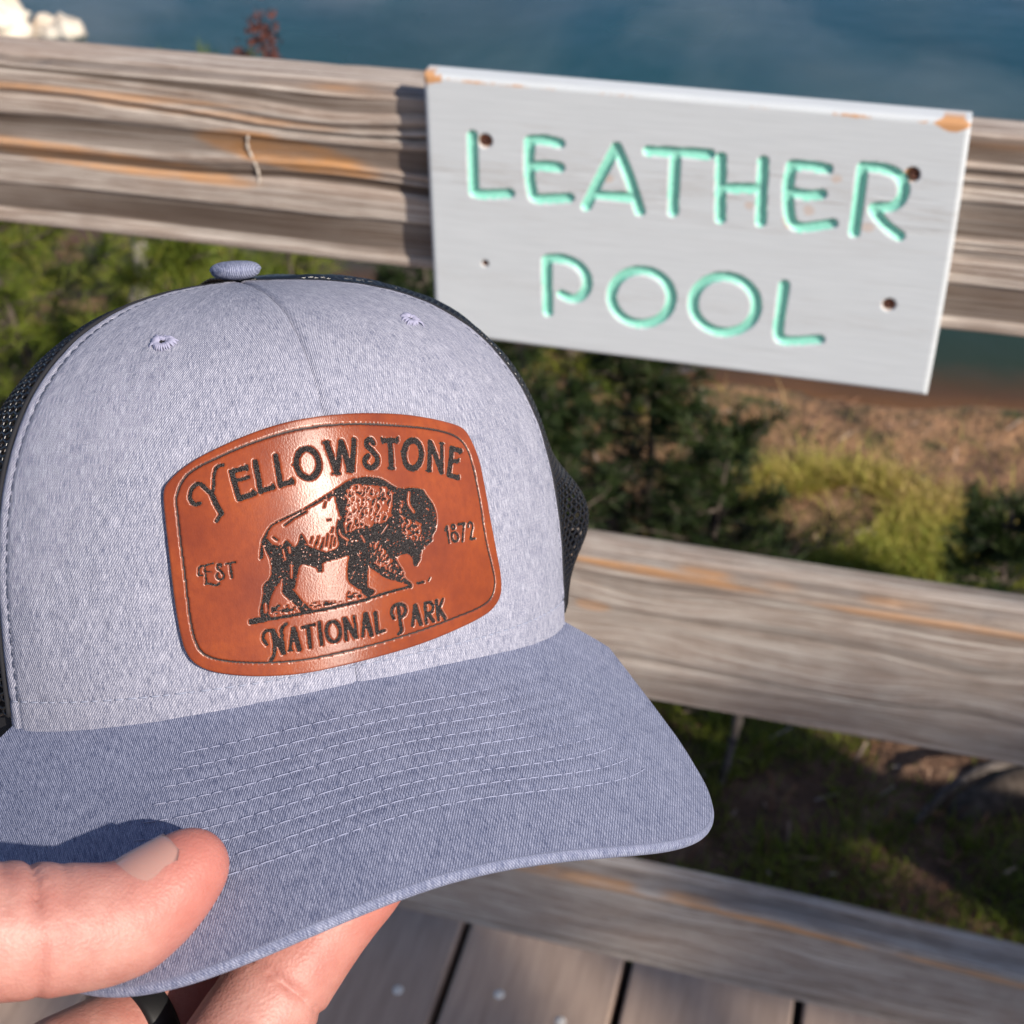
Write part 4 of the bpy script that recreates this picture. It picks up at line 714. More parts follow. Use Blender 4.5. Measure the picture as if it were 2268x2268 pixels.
# ------------------------------------------------------------------ leather patch
PD = {"letters":[["Y",[[0.46,[[-27.93,58.78],[-28.92,58.58],[-29.85,57.8],[-30.25,56.41],[-30.48,54.16],[-30.91,52.11]]],[0.54,[[-31.02,52.02],[-32.11,53.29],[-33.51,54.64],[-34.49,54.69],[-35.7,53.63],[-36.24,52.05],[-35.9,50.7],[-34.96,50.04],[-33.99,50.31]]],[0.69,[[-31.0,52.3],[-30.34,50.35],[-29.49,48.57],[-29.02,47.57]]],[0.5,[[-29.02,47.57],[-29.61,46.66],[-30.19,45.83]]]]],["E",[[0.69,[[-25.97,56.97],[-25.31,53.79],[-24.64,50.59]]],[0.62,[[-26.06,57.07],[-22.37,57.77]]],[0.42,[[-22.28,58.14],[-22.16,57.24]]],[0.5,[[-25.23,54.93],[-23.47,55.13],[-22.07,55.53]]],[0.69,[[-24.64,50.59],[-20.95,51.56]]],[0.38,[[-21.22,52.21],[-20.78,51.31]]]]],["L",[[0.73,[[-20.1,58.87],[-19.37,51.95]]],[0.65,[[-19.27,52.0],[-16.4,52.59]]],[0.39,[[-16.43,53.3],[-16.23,52.33]]]]],["L",[[0.73,[[-14.97,59.71],[-14.55,52.93]]],[0.62,[[-14.5,53.06],[-11.63,53.45]]],[0.39,[[-11.66,54.07],[-11.5,53.09]]]]],["O",[[0.72,[[-4.53,57.37],[-4.76,56.05],[-5.38,54.92],[-6.29,54.16],[-7.35,53.87],[-8.4,54.11],[-9.3,54.83],[-9.91,55.93],[-10.13,57.24],[-9.93,58.55],[-9.32,59.67],[-8.4,60.44],[-7.31,60.73],[-6.23,60.5],[-5.32,59.78],[-4.72,58.68],[-4.53,57.37]]],[0.27,[[-11.09,57.36],[-10.2,57.27]]]]],["W",[[0.8,[[-1.71,61.47],[-0.39,54.53]]],[0.69,[[-0.31,54.62],[2.0,61.16]]],[0.85,[[2.13,61.24],[3.11,54.58]]],[0.74,[[3.49,54.33],[5.66,61.41]]],[0.32,[[-2.53,61.66],[-0.81,61.67]]],[0.32,[[-1.49,54.18],[0.37,54.04]]],[0.33,[[2.3,54.23],[4.08,54.06]]]]],["S",[[0.71,[[10.69,60.1],[10.13,60.96],[9.02,60.7],[8.81,59.65],[9.88,58.33],[10.86,56.61],[10.4,55.08],[8.7,54.28],[7.46,55.18],[7.46,56.47],[8.49,57.28]]]]],["T",[[0.69,[[13.56,60.3],[17.51,59.83]]],[0.77,[[15.41,59.57],[14.18,53.64]]],[0.34,[[13.28,60.95],[13.28,59.76]]],[0.35,[[18.07,60.41],[17.31,59.21]]],[0.38,[[13.33,53.56],[14.79,53.29]]]]],["O",[[0.83,[[23.72,55.36],[23.07,54.12],[22.15,53.15],[21.08,52.58],[20.04,52.5],[19.15,52.94],[18.57,53.81],[18.37,54.99],[18.59,56.29],[19.22,57.52],[20.16,58.49],[21.27,59.06],[22.37,59.14],[23.27,58.72],[23.84,57.85],[23.99,56.67],[23.72,55.36]]],[0.31,[[17.94,57.05],[18.92,56.91]]]]],["N",[[0.72,[[27.4,57.95],[24.94,51.24]]],[0.83,[[27.54,57.62],[28.67,50.19]]],[0.6,[[31.04,56.98],[28.72,50.18]]],[0.33,[[30.41,57.18],[31.71,56.87]]],[0.32,[[24.05,51.28],[25.47,50.84]]]]],["E",[[0.78,[[33.98,55.32],[30.85,49.08]]],[0.74,[[33.86,55.38],[36.85,54.25]]],[0.44,[[37.28,54.18],[36.32,53.71]]],[0.58,[[32.69,52.22],[35.05,51.92]]],[0.39,[[35.48,52.27],[34.63,51.57]]],[0.72,[[30.7,49.04],[33.7,47.78]]],[0.38,[[34.11,48.18],[33.6,47.42]]]]],["N",[[0.43,[[-21.11,14.07],[-21.7,15.23],[-21.68,16.71],[-20.84,17.61],[-19.52,17.6]]],[0.67,[[-19.47,17.38],[-17.45,11.4]]],[0.46,[[-17.39,11.67],[-17.49,15.49],[-17.43,17.51],[-16.29,18.84]]],[0.49,[[-19.54,17.39],[-19.37,13.3],[-19.65,11.16],[-20.42,9.95]]]]],["A",[[0.44,[[-14.87,17.29],[-15.97,11.73]]],[0.64,[[-14.71,17.26],[-13.78,11.68]]],[0.36,[[-15.55,14.13],[-14.08,14.18]]],[0.26,[[-16.34,11.65],[-15.37,11.65]]]]],["T",[[0.46,[[-12.5,17.34],[-9.85,17.55]]],[0.52,[[-11.27,17.34],[-11.19,11.87]]]]],["I",[[0.49,[[-8.63,17.9],[-8.44,12.13]]]]],["O",[[0.49,[[-3.81,14.94],[-3.9,13.91],[-4.22,13.06],[-4.74,12.5],[-5.36,12.32],[-6.0,12.55],[-6.56,13.16],[-6.95,14.05],[-7.11,15.08],[-7.02,16.1],[-6.7,16.95],[-6.19,17.51],[-5.57,17.69],[-4.93,17.46],[-4.37,16.86],[-3.98,15.97],[-3.81,14.94]]]]],["N",[[0.45,[[-2.67,17.83],[-2.49,12.27]]],[0.64,[[-2.54,17.8],[-0.14,12.59]]],[0.4,[[-0.2,18.06],[-0.01,12.51]]]]],["A",[[0.46,[[2.49,18.1],[1.55,12.48]]],[0.65,[[2.68,18.12],[3.75,12.42]]],[0.35,[[1.84,14.69],[3.43,14.66]]]]],["L",[[0.52,[[5.15,17.99],[5.29,12.61]]],[0.49,[[5.34,12.65],[7.0,12.75]]]]],["P",[[0.53,[[11.24,18.58],[11.45,14.07],[11.58,11.93],[10.88,11.11]]],[0.48,[[9.79,15.5],[9.32,17.27],[9.99,18.71],[11.42,19.1],[12.76,18.2],[13.08,16.79],[12.27,15.57],[11.35,15.35]]]]],["A",[[0.46,[[15.61,17.62],[14.63,12.45]]],[0.63,[[15.78,17.58],[16.97,12.29]]],[0.37,[[14.92,14.41],[16.53,14.32]]]]],["R",[[0.52,[[18.57,17.51],[18.52,12.21]]],[0.47,[[18.58,17.65],[20.08,17.44],[20.8,16.14],[20.24,14.86],[18.8,14.78]]],[0.53,[[19.3,14.57],[20.65,12.14]]]]],["K",[[0.53,[[21.85,17.53],[22.15,12.17]]],[0.44,[[23.77,17.47],[22.27,14.6]]],[0.54,[[22.58,15.0],[24.11,12.11]]]]],["E",[[0.28,[[-31.71,35.74],[-33.07,35.39],[-34.31,35.23],[-35.03,34.63],[-35.18,33.58],[-34.97,32.95],[-34.39,32.95]]],[0.28,[[-33.65,34.86],[-33.66,33.31],[-33.56,31.66],[-33.56,30.59]]],[0.21,[[-33.49,33.87],[-32.73,33.65],[-32.12,33.68]]],[0.33,[[-33.71,30.68],[-32.49,30.59],[-31.37,30.25],[-30.66,30.65]]]]],["S",[[0.3,[[-29.97,34.82],[-30.02,35.3],[-30.47,35.42],[-30.79,34.89],[-30.63,34.22],[-29.99,33.51],[-29.51,32.82],[-29.63,31.92],[-30.29,31.56],[-30.94,32.03],[-31.1,32.7],[-30.78,33.21]]]]],["T",[[0.33,[[-28.72,35.29],[-26.71,35.6]]],[0.33,[[-27.81,35.13],[-27.71,31.83]]]]],["1",[[0.37,[[26.63,35.36],[27.19,36.25]]],[0.37,[[27.28,36.23],[27.27,33.92],[27.42,31.87]]]]],["8",[[0.33,[[29.79,35.65],[29.77,35.41],[29.68,35.21],[29.52,35.08],[29.33,35.04],[29.13,35.1],[28.96,35.24],[28.83,35.44],[28.77,35.68],[28.79,35.92],[28.88,36.12],[29.03,36.25],[29.22,36.29],[29.42,36.23],[29.6,36.09],[29.73,35.89],[29.79,35.65]]],[0.37,[[30.34,33.03],[30.34,32.54],[30.19,32.13],[29.91,31.85],[29.55,31.75],[29.16,31.85],[28.79,32.12],[28.52,32.53],[28.36,33.02],[28.36,33.5],[28.51,33.91],[28.78,34.19],[29.14,34.29],[29.53,34.19],[29.9,33.92],[30.18,33.51],[30.34,33.03]]]]],["7",[[0.41,[[30.97,35.97],[33.07,35.81]]],[0.36,[[32.83,35.57],[32.24,33.67],[31.61,31.31]]]]],["2",[[0.35,[[34.12,34.69],[34.43,35.49],[35.11,35.68],[35.68,35.07],[35.64,34.15],[34.99,32.76],[34.38,31.31]]],[0.4,[[34.38,31.36],[35.87,31.11]]]]]],"body":[[-20.33,40.1],[-19.62,41.3],[-18.5,42.96],[-16.9,44.31],[-14.34,45.3],[-11.49,46.24],[-8.86,47.2],[-6.16,48.39],[-3.4,49.57],[-0.56,50.86],[2.34,52.14],[4.89,52.56],[7.92,52.27],[10.63,51.49],[12.4,50.19],[13.92,49.03],[15.84,48.2],[18.81,47.85],[21.74,46.95],[22.66,45.31],[24.09,42.9],[24.62,40.62],[24.51,38.19],[23.65,35.9],[22.52,34.75],[22.33,33.42],[20.48,32.42],[18.97,31.36],[18.27,29.31],[16.91,27.8],[16.25,28.49],[16.01,30.32],[14.98,31.48],[13.25,31.54],[11.9,30.98],[12.41,29.12],[13.37,27.42],[13.48,25.62],[15.31,23.58],[14.97,23.1],[14.15,23.55],[12.51,24.44],[10.35,25.43],[8.25,26.66],[6.25,28.53],[4.5,29.79],[3.96,26.92],[3.92,25.03],[5.53,23.64],[3.82,22.33],[2.58,23.38],[1.17,25.26],[-0.73,27.21],[-0.92,29.39],[-0.54,31.99],[-0.11,33.78],[-2.72,33.4],[-5.8,33.08],[-6.73,32.56],[-6.75,30.97],[-7.89,30.88],[-8.17,31.84],[-9.36,32.54],[-11.77,33.14],[-12.56,31.14],[-13.27,28.6],[-13.54,26.79],[-12.06,23.92],[-9.81,21.16],[-12.29,21.0],[-13.59,23.07],[-15.37,25.18],[-16.57,26.93],[-16.23,29.52],[-18.04,28.17],[-19.48,25.17],[-19.97,22.04],[-19.61,20.4],[-21.28,20.6],[-22.13,22.04],[-21.73,24.12],[-21.02,26.94],[-20.72,29.27],[-19.02,30.91],[-18.6,33.21],[-18.86,35.83],[-19.65,37.98],[-20.07,38.79],[-19.96,37.24],[-20.31,35.86],[-21.04,35.81],[-20.73,38.09],[-20.39,39.33]],"flank":[[-18.77,41.21],[-17.88,43.02],[-16.71,43.78],[-14.4,44.67],[-11.56,45.62],[-8.93,46.57],[-5.71,47.83],[-3.54,48.57],[-1.93,48.82],[-1.29,47.76],[-1.44,45.73],[-0.8,43.57],[-1.76,42.16],[-2.39,40.17],[-2.36,38.08],[-2.22,37.01],[-2.96,36.07],[-5.05,35.59],[-6.54,35.94],[-7.96,36.79],[-9.39,37.51],[-10.0,38.88],[-10.61,40.25],[-11.05,40.83],[-11.74,38.85],[-12.57,37.92],[-13.72,38.84],[-14.62,39.72],[-15.44,38.79],[-17.16,38.73],[-18.52,39.9]],"hump":[[0.49,49.06],[3.5,50.96],[7.52,50.13],[11.07,49.35],[12.7,48.05],[12.56,45.7],[11.48,42.71],[10.96,41.21],[9.3,40.43],[7.39,40.62],[5.92,39.93],[2.73,40.18],[0.81,39.69],[-0.25,40.63],[-0.48,43.01],[0.17,44.99],[1.31,47.41]],"fore":[[5.5,36.56],[7.84,35.63],[9.91,32.04],[12.86,27.94],[13.0,26.54],[10.81,27.25],[7.44,29.52],[5.21,31.54],[5.23,34.21]],"face":[[14.4,45.4],[15.79,44.9],[14.63,41.64],[16.19,40.3],[19.83,38.55],[19.65,35.32],[21.6,33.84],[19.39,33.47],[15.96,34.68],[14.22,36.9],[14.18,40.65]],"toe":[[10.77,23.97],[13.71,25.02],[14.87,23.54],[12.41,23.36]],"light":[[0.39,[[17.8,46.69],[17.15,44.14],[18.24,41.81]]],[0.25,[[-14.06,37.85],[-13.93,36.54]]],[0.2,[[-15.52,37.38],[-15.18,34.88]]],[0.25,[[-13.96,33.42],[-14.1,30.3]]],[0.2,[[-16.38,30.06],[-17.32,28.08]]],[0.15,[[-13.98,27.38],[-11.37,23.28]]],[0.4,[[-20.63,24.25],[-20.78,22.41]]],[0.31,[[-1.98,40.37],[-1.36,38.97],[0.06,37.71]]],[0.23,[[-0.16,41.4],[-0.12,39.57]]],[0.21,[[3.55,38.21],[4.15,36.52]]],[0.16,[[10.6,39.68],[8.68,37.88]]],[0.19,[[13.03,47.47],[12.38,44.68],[11.5,41.91]]]],"dark":[[0.81,[[-24.05,20.34],[-21.53,20.5]]],[0.44,[[-21.54,20.37],[-10.07,20.99],[3.51,21.84]]],[0.41,[[3.52,21.97],[8.16,22.58],[14.96,22.96]]],[0.28,[[-14.53,43.29],[-12.15,44.8],[-9.25,45.98]]],[0.4,[[16.91,23.38],[18.54,23.3]]],[0.2,[[19.9,23.28],[20.6,24.1]]],[0.25,[[-17.58,40.82],[-16.56,39.94]]],[0.2,[[-4.22,43.28],[-3.69,43.33]]],[0.47,[[-1.29,47.76],[-0.74,44.08]]],[0.31,[[-1.57,42.65],[-2.26,40.15],[-1.76,37.72]]],[0.18,[[-8.42,39.71],[-9.02,38.24]]],[0.18,[[-6.9,39.77],[-7.56,37.78]]],[0.18,[[-5.71,39.08],[-6.4,36.83]]],[0.18,[[-4.59,39.96],[-5.37,36.95]]],[0.18,[[-3.64,39.31],[-4.42,36.29]]],[0.18,[[-2.94,38.68],[-3.62,36.69]]],[0.18,[[-3.16,41.32],[-3.76,40.1]]],[0.18,[[-7.56,38.3],[-8.13,37.08]]],[0.18,[[-6.37,37.61],[-6.97,36.13]]],[0.18,[[-1.89,41.14],[-2.46,40.18]]],[0.18,[[-4.15,47.89],[-4.81,46.44]]],[0.18,[[-2.99,48.76],[-3.56,48.06]]]],"grass":[[[-19.6,23.6],[-17.16,24.08],[-15.2,24.36],[-13.61,22.8],[-13.26,21.14],[-19.31,21.16]],[[-11.37,23.28],[-8.64,23.4],[-4.43,22.85],[-2.18,22.33],[-8.78,21.67],[-9.78,21.56]],[[-0.93,24.96],[0.59,24.55],[2.32,23.42],[2.0,22.67],[-0.89,22.38],[-2.18,22.33]]],"outer":[[-42.68,53.33],[-40.79,56.35],[-37.01,59.25],[-31.28,62.01],[-21.51,65.3],[-11.41,67.36],[-1.03,67.97],[9.7,67.53],[20.83,65.99],[29.48,63.9],[37.3,61.31],[40.76,59.29],[42.2,56.05],[43.0,50.87],[42.79,43.78],[42.8,35.01],[43.51,26.48],[44.42,18.82],[43.89,13.6],[40.98,10.64],[36.59,9.19],[27.46,7.95],[15.98,6.71],[5.67,6.02],[-3.93,5.46],[-13.07,5.07],[-21.88,5.62],[-28.37,6.64],[-33.92,8.17],[-37.68,10.43],[-39.62,13.51],[-40.57,17.95],[-41.26,26.16],[-41.83,37.91],[-42.37,46.16]],"inner":[[-39.46,51.86],[-37.76,55.77],[-34.68,58.26],[-28.97,60.55],[-21.73,62.9],[-11.81,64.96],[-1.63,65.56],[8.81,64.88],[19.61,63.08],[28.2,61.18],[34.68,59.0],[37.97,56.75],[39.5,53.5],[39.78,48.42],[39.7,40.82],[39.7,30.52],[41.05,22.34],[41.6,17.43],[39.77,13.65],[35.45,12.16],[27.72,11.57],[16.24,10.53],[5.92,9.8],[-3.67,9.21],[-12.8,8.8],[-21.6,9.33],[-28.93,10.43],[-33.62,11.85],[-36.08,13.76],[-37.33,17.27],[-37.96,23.11],[-38.34,33.08],[-38.91,42.36],[-39.32,48.72]]}
U0 = 90.0
cell = 0.16
outer = cr(PD['outer'], 6, True); inner = cr(PD['inner'], 6, True)
lo = outer.min(0) - 0.5; hi = outer.max(0) + 0.5
gu = np.arange(lo[0], hi[0], cell); gv = np.arange(lo[1], hi[1], cell); nu, nv = len(gu), len(gv)
UU, VV = np.meshgrid(gu, gv, indexing='ij'); Q = np.stack([UU, VV], -1).reshape(-1, 2)
sd = segdist(Q, np.r_[outer, outer[:1]]) * np.where(inpoly(Q, outer), -1, 1)
# snap a one-cell rim onto the outline
gr_ = np.stack(np.gradient(sd.reshape(nu, nv), cell), -1).reshape(-1, 2); gr_ /= np.linalg.norm(gr_, axis=1, keepdims=True) + 1e-9
rimm = (sd > -0.25 * cell) & (sd < 1.2 * cell); Q2 = Q.copy(); Q2[rimm] -= gr_[rimm] * sd[rimm][:, None]
Fq = gridf(nu, nv); Fq = Fq[(sd[Fq] < 1.2 * cell).all(1) & (sd[Fq].min(1) < -0.25 * cell)]
# engraving masks
def near(strokes, smooth=True):
    best = np.full(len(Q), 9.0)
    for w, pts in strokes:
        P = cr(pts, 5) if len(pts) > 2 and smooth else np.asarray(pts, float)
        l, h = P.min(0) - w - 1, P.max(0) + w + 1; ms = ((Q > l) & (Q < h)).all(1)
        best[ms] = np.minimum(best[ms], segdist(Q[ms], P) - w)
    return best
rough = 0.10 * (fbm(Q[:, 0] * 2.4, Q[:, 1] * 2.4, 301, 2) - 0.5) * 2
ids = np.full(len(Q), -1)
for k, (ch, sts) in enumerate(PD['letters']):
    ids[near(sts) + rough < 0.0] = k
nl = len(PD['letters'])
def fur(sx, sy, seed, ang=0.0):
    c, s = math.cos(ang), math.sin(ang); a = Q[:, 0] * c + Q[:, 1] * s; b = -Q[:, 0] * s + Q[:, 1] * c; return fbm(a * sx, b * sy, seed, 3)
body = inpoly(Q, cr(PD['body'], 3, True)); flank = inpoly(Q, cr(PD['flank'], 3, True)); hump = inpoly(Q, cr(PD['hump'], 3, True)); fore = inpoly(Q, PD['fore']); face = inpoly(Q, PD['face'])
flv = Q[:, 1]
ink = body & ~flank
ink &= ~(hump & (fur(1.3, 2.8, 311, 0.9) < 0.58)); ink &= ~(fore & (fur(2.6, 1.2, 312, -0.7) < 0.48)); ink &= ~(face & (fur(1.9, 2.6, 313, 0.3) < 0.50))
ink &= ~((near(PD['light'])) < 0); ink &= ~(body & (fur(2.4, 3.2, 316, 0.6) < 0.27))
ink |= near(PD['dark']) + rough < 0
# hatching that eats into the lower flank
fl_poly = np.array(PD['flank']); dfl = segdist(Q, np.r_[fl_poly, fl_poly[:1]])
low_edge = flank & (dfl < 2.6) & (Q[:, 1] < np.interp(Q[:, 0], [-20, 20], [24, 40]) )
ink |= low_edge & (fur(2.1, 0.5, 314, 0.25) > 0.40 + 0.10 * dfl)
for gp in PD['grass']: ink |= inpoly(Q, gp) & (fur(1.1, 2.6, 315, 0.05) > 0.50)
ids[ink & (ids < 0)] = nl
dline = segdist(Q, np.r_[inner, inner[:1]]); ids[(dline < 0.33 + 0.3 * rough) & (ids < 0)] = nl + 1
inkf = (ids >= 0).astype(float)
# soft engraving depth
dep = inkf.reshape(nu, nv).copy()
for _ in range(2): dep = (dep + np.roll(dep, 1, 0) + np.roll(dep, -1, 0) + np.roll(dep, 1, 1) + np.roll(dep, -1, 1)) / 5
dep = dep.ravel()
thick = 1.9 - np.where(-sd < 0.7, 0.7 - np.sqrt(np.clip(0.49 - (0.7 - np.clip(-sd, 0, 0.7)) ** 2, 0, None)), 0)
hgt = thick - 0.30 * dep + 0.10 * (fbm(Q[:, 0] * 0.08, Q[:, 1] * 0.08, 320, 2) - 0.5)
hgt += np.where(ids >= 0, 0.10 * (vn(Q[:, 0] * 3.1, Q[:, 1] * 3.1, 321) - 0.5), 0)
ph = Q2[:, 0] / U0; T = t_of_z(ph, Q2[:, 1] / 1000); V3 = crown(ph, T) + cnorm(ph, T) * (hgt / 1000)[:, None]
fid = ids[Fq]; same = (fid == fid[:, :1]).sum(1); fc = np.where((fid >= 0).sum(1) >= 3, fid.max(1), -1)
gd = crown(ph, np.clip(T + 0.004, 0, 1)) - crown(ph, np.clip(T - 0.004, 1e-6, 1)); gd /= np.linalg.norm(gd, axis=1, keepdims=True)
at = {'puv': Q2}
# skirt
from collections import Counter
body_faces = Fq[fc < 0]
Ed = np.concatenate([Fq[:, [0, 1]], Fq[:, [1, 2]], Fq[:, [2, 3]], Fq[:, [3, 0]]]); key = np.sort(Ed, 1); kk = key[:, 0] * (nu * nv) + key[:, 1]; un, ii, ct = np.unique(kk, return_index=True, return_counts=True); bd = Ed[ii[ct == 1]]
bv = np.unique(bd); mp = {int(v): k for k, v in enumerate(bv)}; Vs = crown(ph[bv], T[bv]) - cnorm(ph[bv], T[bv]) * 0.0006
n0 = len(V3); sk = np.array([[b, a, n0 + mp[int(a)], n0 + mp[int(b)]] for a, b in bd])
Va, Fa, Aa = take(np.r_[V3, Vs], np.r_[body_faces, sk], {'puv': np.r_[Q2, Q2[bv]], 'grain_dir': np.r_[gd, gd[bv]]})
patch = mk('leather_patch', Va, Fa, M['leather'], hat, Aa); patch['label'] = 'glossy tan leather patch engraved with a bison and park lettering'
for k in range(nl + 2):
    sel = Fq[fc == k]
    if not len(sel): continue
    Va, Fa, Aa = take(V3, sel, at)
    o = mk('letter' if k < nl else ('bison_engraving' if k == nl else 'border_line'), Va, Fa, M['burn'] if k <= nl else M['burn_line'], patch, Aa)
    o['label'] = ('burnt black character ' + PD['letters'][k][0]) if k < nl else ('burnt black standing bison on a strip of grass' if k == nl else 'thin dark engraved border line')

# ------------------------------------------------------------------ hand that holds the visor
def skinmat():
    n = N('skin'); o = n.obj(); a = n.noise(o, 90, 5, 0.65); b = n.noise(o, 700, 3, 0.6); v = n.vor(n.scale(o, (1, 1, 1)), 1400)
    red = n.attr('red')
    c = n.ramp(a, [(0.3, (0.38, 0.170, 0.140)), (0.7, (0.55, 0.315, 0.265))]); c = n.mix(red, c, (0.46, 0.135, 0.105))
    c = n.mix(n.mapr(b, 0.5, 0.75, 0.0, 0.15), c, (0.36, 0.12, 0.09))
    return n.out(c, 0.5, n.bump(n.math('ADD', n.math('MULTIPLY', v, 0.6), b), 0.35, 0.0004), Subsurface_Weight=0.2, Subsurface_Radius=(0.006, 0.0022, 0.0011), Subsurface_Scale=1.0, Specular_IOR_Level=0.4)
M['skin'] = skinmat()
CH = {
 'thumb': ([(-0.1253, -0.7481, 1.1587), (-0.1346, -0.7625, 1.1555), (-0.1487, -0.773, 1.1607), (-0.1679, -0.7854, 1.167), (-0.1774, -0.8121, 1.1649)], [0.0082, 0.0115, 0.0132, 0.0142, 0.019]),
 'index': ([(-0.09, -0.7251, 1.1385), (-0.0966, -0.7331, 1.134), (-0.103, -0.7473, 1.1284), (-0.1091, -0.7641, 1.1226), (-0.1156, -0.788, 1.1229), (-0.128, -0.8103, 1.1323)], [0.0085, 0.0100, 0.0110, 0.0116, 0.0122, 0.015]),
 'middle': ([(-0.1115, -0.7235, 1.1153), (-0.1212, -0.7378, 1.1074), (-0.1281, -0.7561, 1.1033), (-0.1313, -0.7826, 1.1106), (-0.142, -0.8065, 1.1258)], [0.0085, 0.0098, 0.0106, 0.0112, 0.014]),
 'ring': ([(-0.1225, -0.7341, 1.1092), (-0.132, -0.7496, 1.1081), (-0.1411, -0.7643, 1.1126), (-0.1502, -0.7814, 1.1192), (-0.1575, -0.8021, 1.1288)], [0.0085, 0.0098, 0.0105, 0.0115, 0.014]),
 'little': ([(-0.1495, -0.7364, 1.0898), (-0.1561, -0.7535, 1.0906), (-0.162, -0.7773, 1.104), (-0.1678, -0.7981, 1.1211)], [0.0072, 0.0082, 0.0095, 0.013]),
}
PALM, WRIST, FORE = np.array((-0.157, -0.824, 1.1506)), np.array((-0.168, -0.872, 1.165)), np.array((-0.185, -0.935, 1.160))
for _k, _d in (('thumb', 0.0030), ('index', 0.0058), ('middle', 0.0050), ('ring', 0.0030)):
    CH[_k] = ([tuple(np.array(q) - _d * w * np.array(right)) for q, w in zip(CH[_k][0], (1, 1, 1, 0.9, 0.5, 0.2))], CH[_k][1])
bones = []                                                     # groups of tapered capsules
for k, (pts, rr) in CH.items():
    P = cr(np.array(pts), 3); R_ = np.interp(np.arange(len(P)) / 3, np.arange(len(rr)), rr); bones.append((k, P, R_))
pal = [(np.array(CH[k][0][-1]), CH[k][1][-1]) for k in CH]
lo = np.array([-0.225, -0.955, 1.065]); hi = np.array([-0.070, -0.705, 1.215]); vx = 0.0010
dims = np.ceil((hi - lo) / vx).astype(int); ax_ = [lo[k] + vx * np.arange(dims[k]) for k in range(3)]
G = np.stack(np.meshgrid(*ax_, indexing='ij'), -1).astype(np.float32)
def cap(a, b, ra, rb):
    d = (b - a).astype(np.float32); w = G - a.astype(np.float32); t = np.clip((w @ d) / (d @ d), 0, 1); return np.linalg.norm(w - t[..., None] * d, axis=-1) - (ra + (rb - ra) * t)
def smin(a, b, k): h = np.clip(k - np.abs(a - b), 0, None) / k; return np.minimum(a, b) - h * h * k * 0.25
D = None; fing = {}
for k, P, R_ in bones:
    d = None
    for a, b, ra, rb in zip(P[:-1], P[1:], R_[:-1], R_[1:]):
        c = cap(a, b, ra, rb); d = c if d is None else smin(d, c, 0.003)
    fing[k] = d
d = None
for (p, r) in pal:
    c = cap(p, PALM * 0.5 + p * 0.5, r, 0.019); d = c if d is None else smin(d, c, 0.008)
    d = smin(d, cap(PALM * 0.5 + p * 0.5, WRIST, 0.019, 0.026), 0.012)
d = smin(d, cap(WRIST, FORE, 0.026, 0.030), 0.012)
D = d
for k in ('little', 'ring', 'middle', 'index', 'thumb'): D = smin(D, fing[k], 0.0035 if k != 'thumb' else 0.006)
def crease(c, ax, depth, w, rad_, dr=None):
    global D
    c = np.array(c, np.float32); ax = np.array(ax, np.float32); ax /= np.linalg.norm(ax); q = (G - c) @ ax; r = np.linalg.norm(G - c, axis=-1)
    e = depth * np.exp(-(q / w) ** 2) * np.clip((rad_ - r) / 0.004, 0, 1)
    if dr is not None:
        dr = np.array(dr, np.float32); dr /= np.linalg.norm(dr); e = e * np.clip(((G - c) @ dr / (r + 1e-6) - 0.45) / 0.3, 0, 1)
    D = D + e.astype(np.float32)
t = [np.array(p) for p in CH['thumb'][0]]; axT = t[1] - t[3]
crease(t[2] + (t[2] - t[3]) * -0.05, axT, 0.0015, 0.0008, 0.0185, -np.array(down) - 0.2 * np.array(fwd)); crease(t[2] - (t[2] - t[3]) * 0.02, axT, 0.0008, 0.0009, 0.0185, np.array(down) - np.array(fwd)); crease(t[2] + (t[2] - t[3]) * 0.22, axT, 0.0006, 0.0009, 0.0175, -np.array(down)); crease(t[2] - (t[2] - t[3]) * 0.30, axT, 0.0006, 0.0009, 0.0185, -np.array(down))
ix = [np.array(p) for p in CH['index'][0]]; crease(ix[2] * 0.75 + ix[3] * 0.25, ix[1] - ix[3], 0.0013, 0.0009, 0.0145); crease(ix[2] * 0.62 + ix[3] * 0.38, ix[1] - ix[3], 0.0004, 0.0007, 0.0125); crease(ix[1] * 0.8 + ix[2] * 0.2, ix[0] - ix[2], 0.0004, 0.0006, 0.0115)
rg = [np.array(p) for p in CH['ring'][0]]; crease(rg[3], rg[2] - rg[4], 0.0008, 0.0008, 0.0135); crease(rg[3] * 0.6 + rg[4] * 0.4, rg[2] - rg[4], 0.0006, 0.0008, 0.0145)
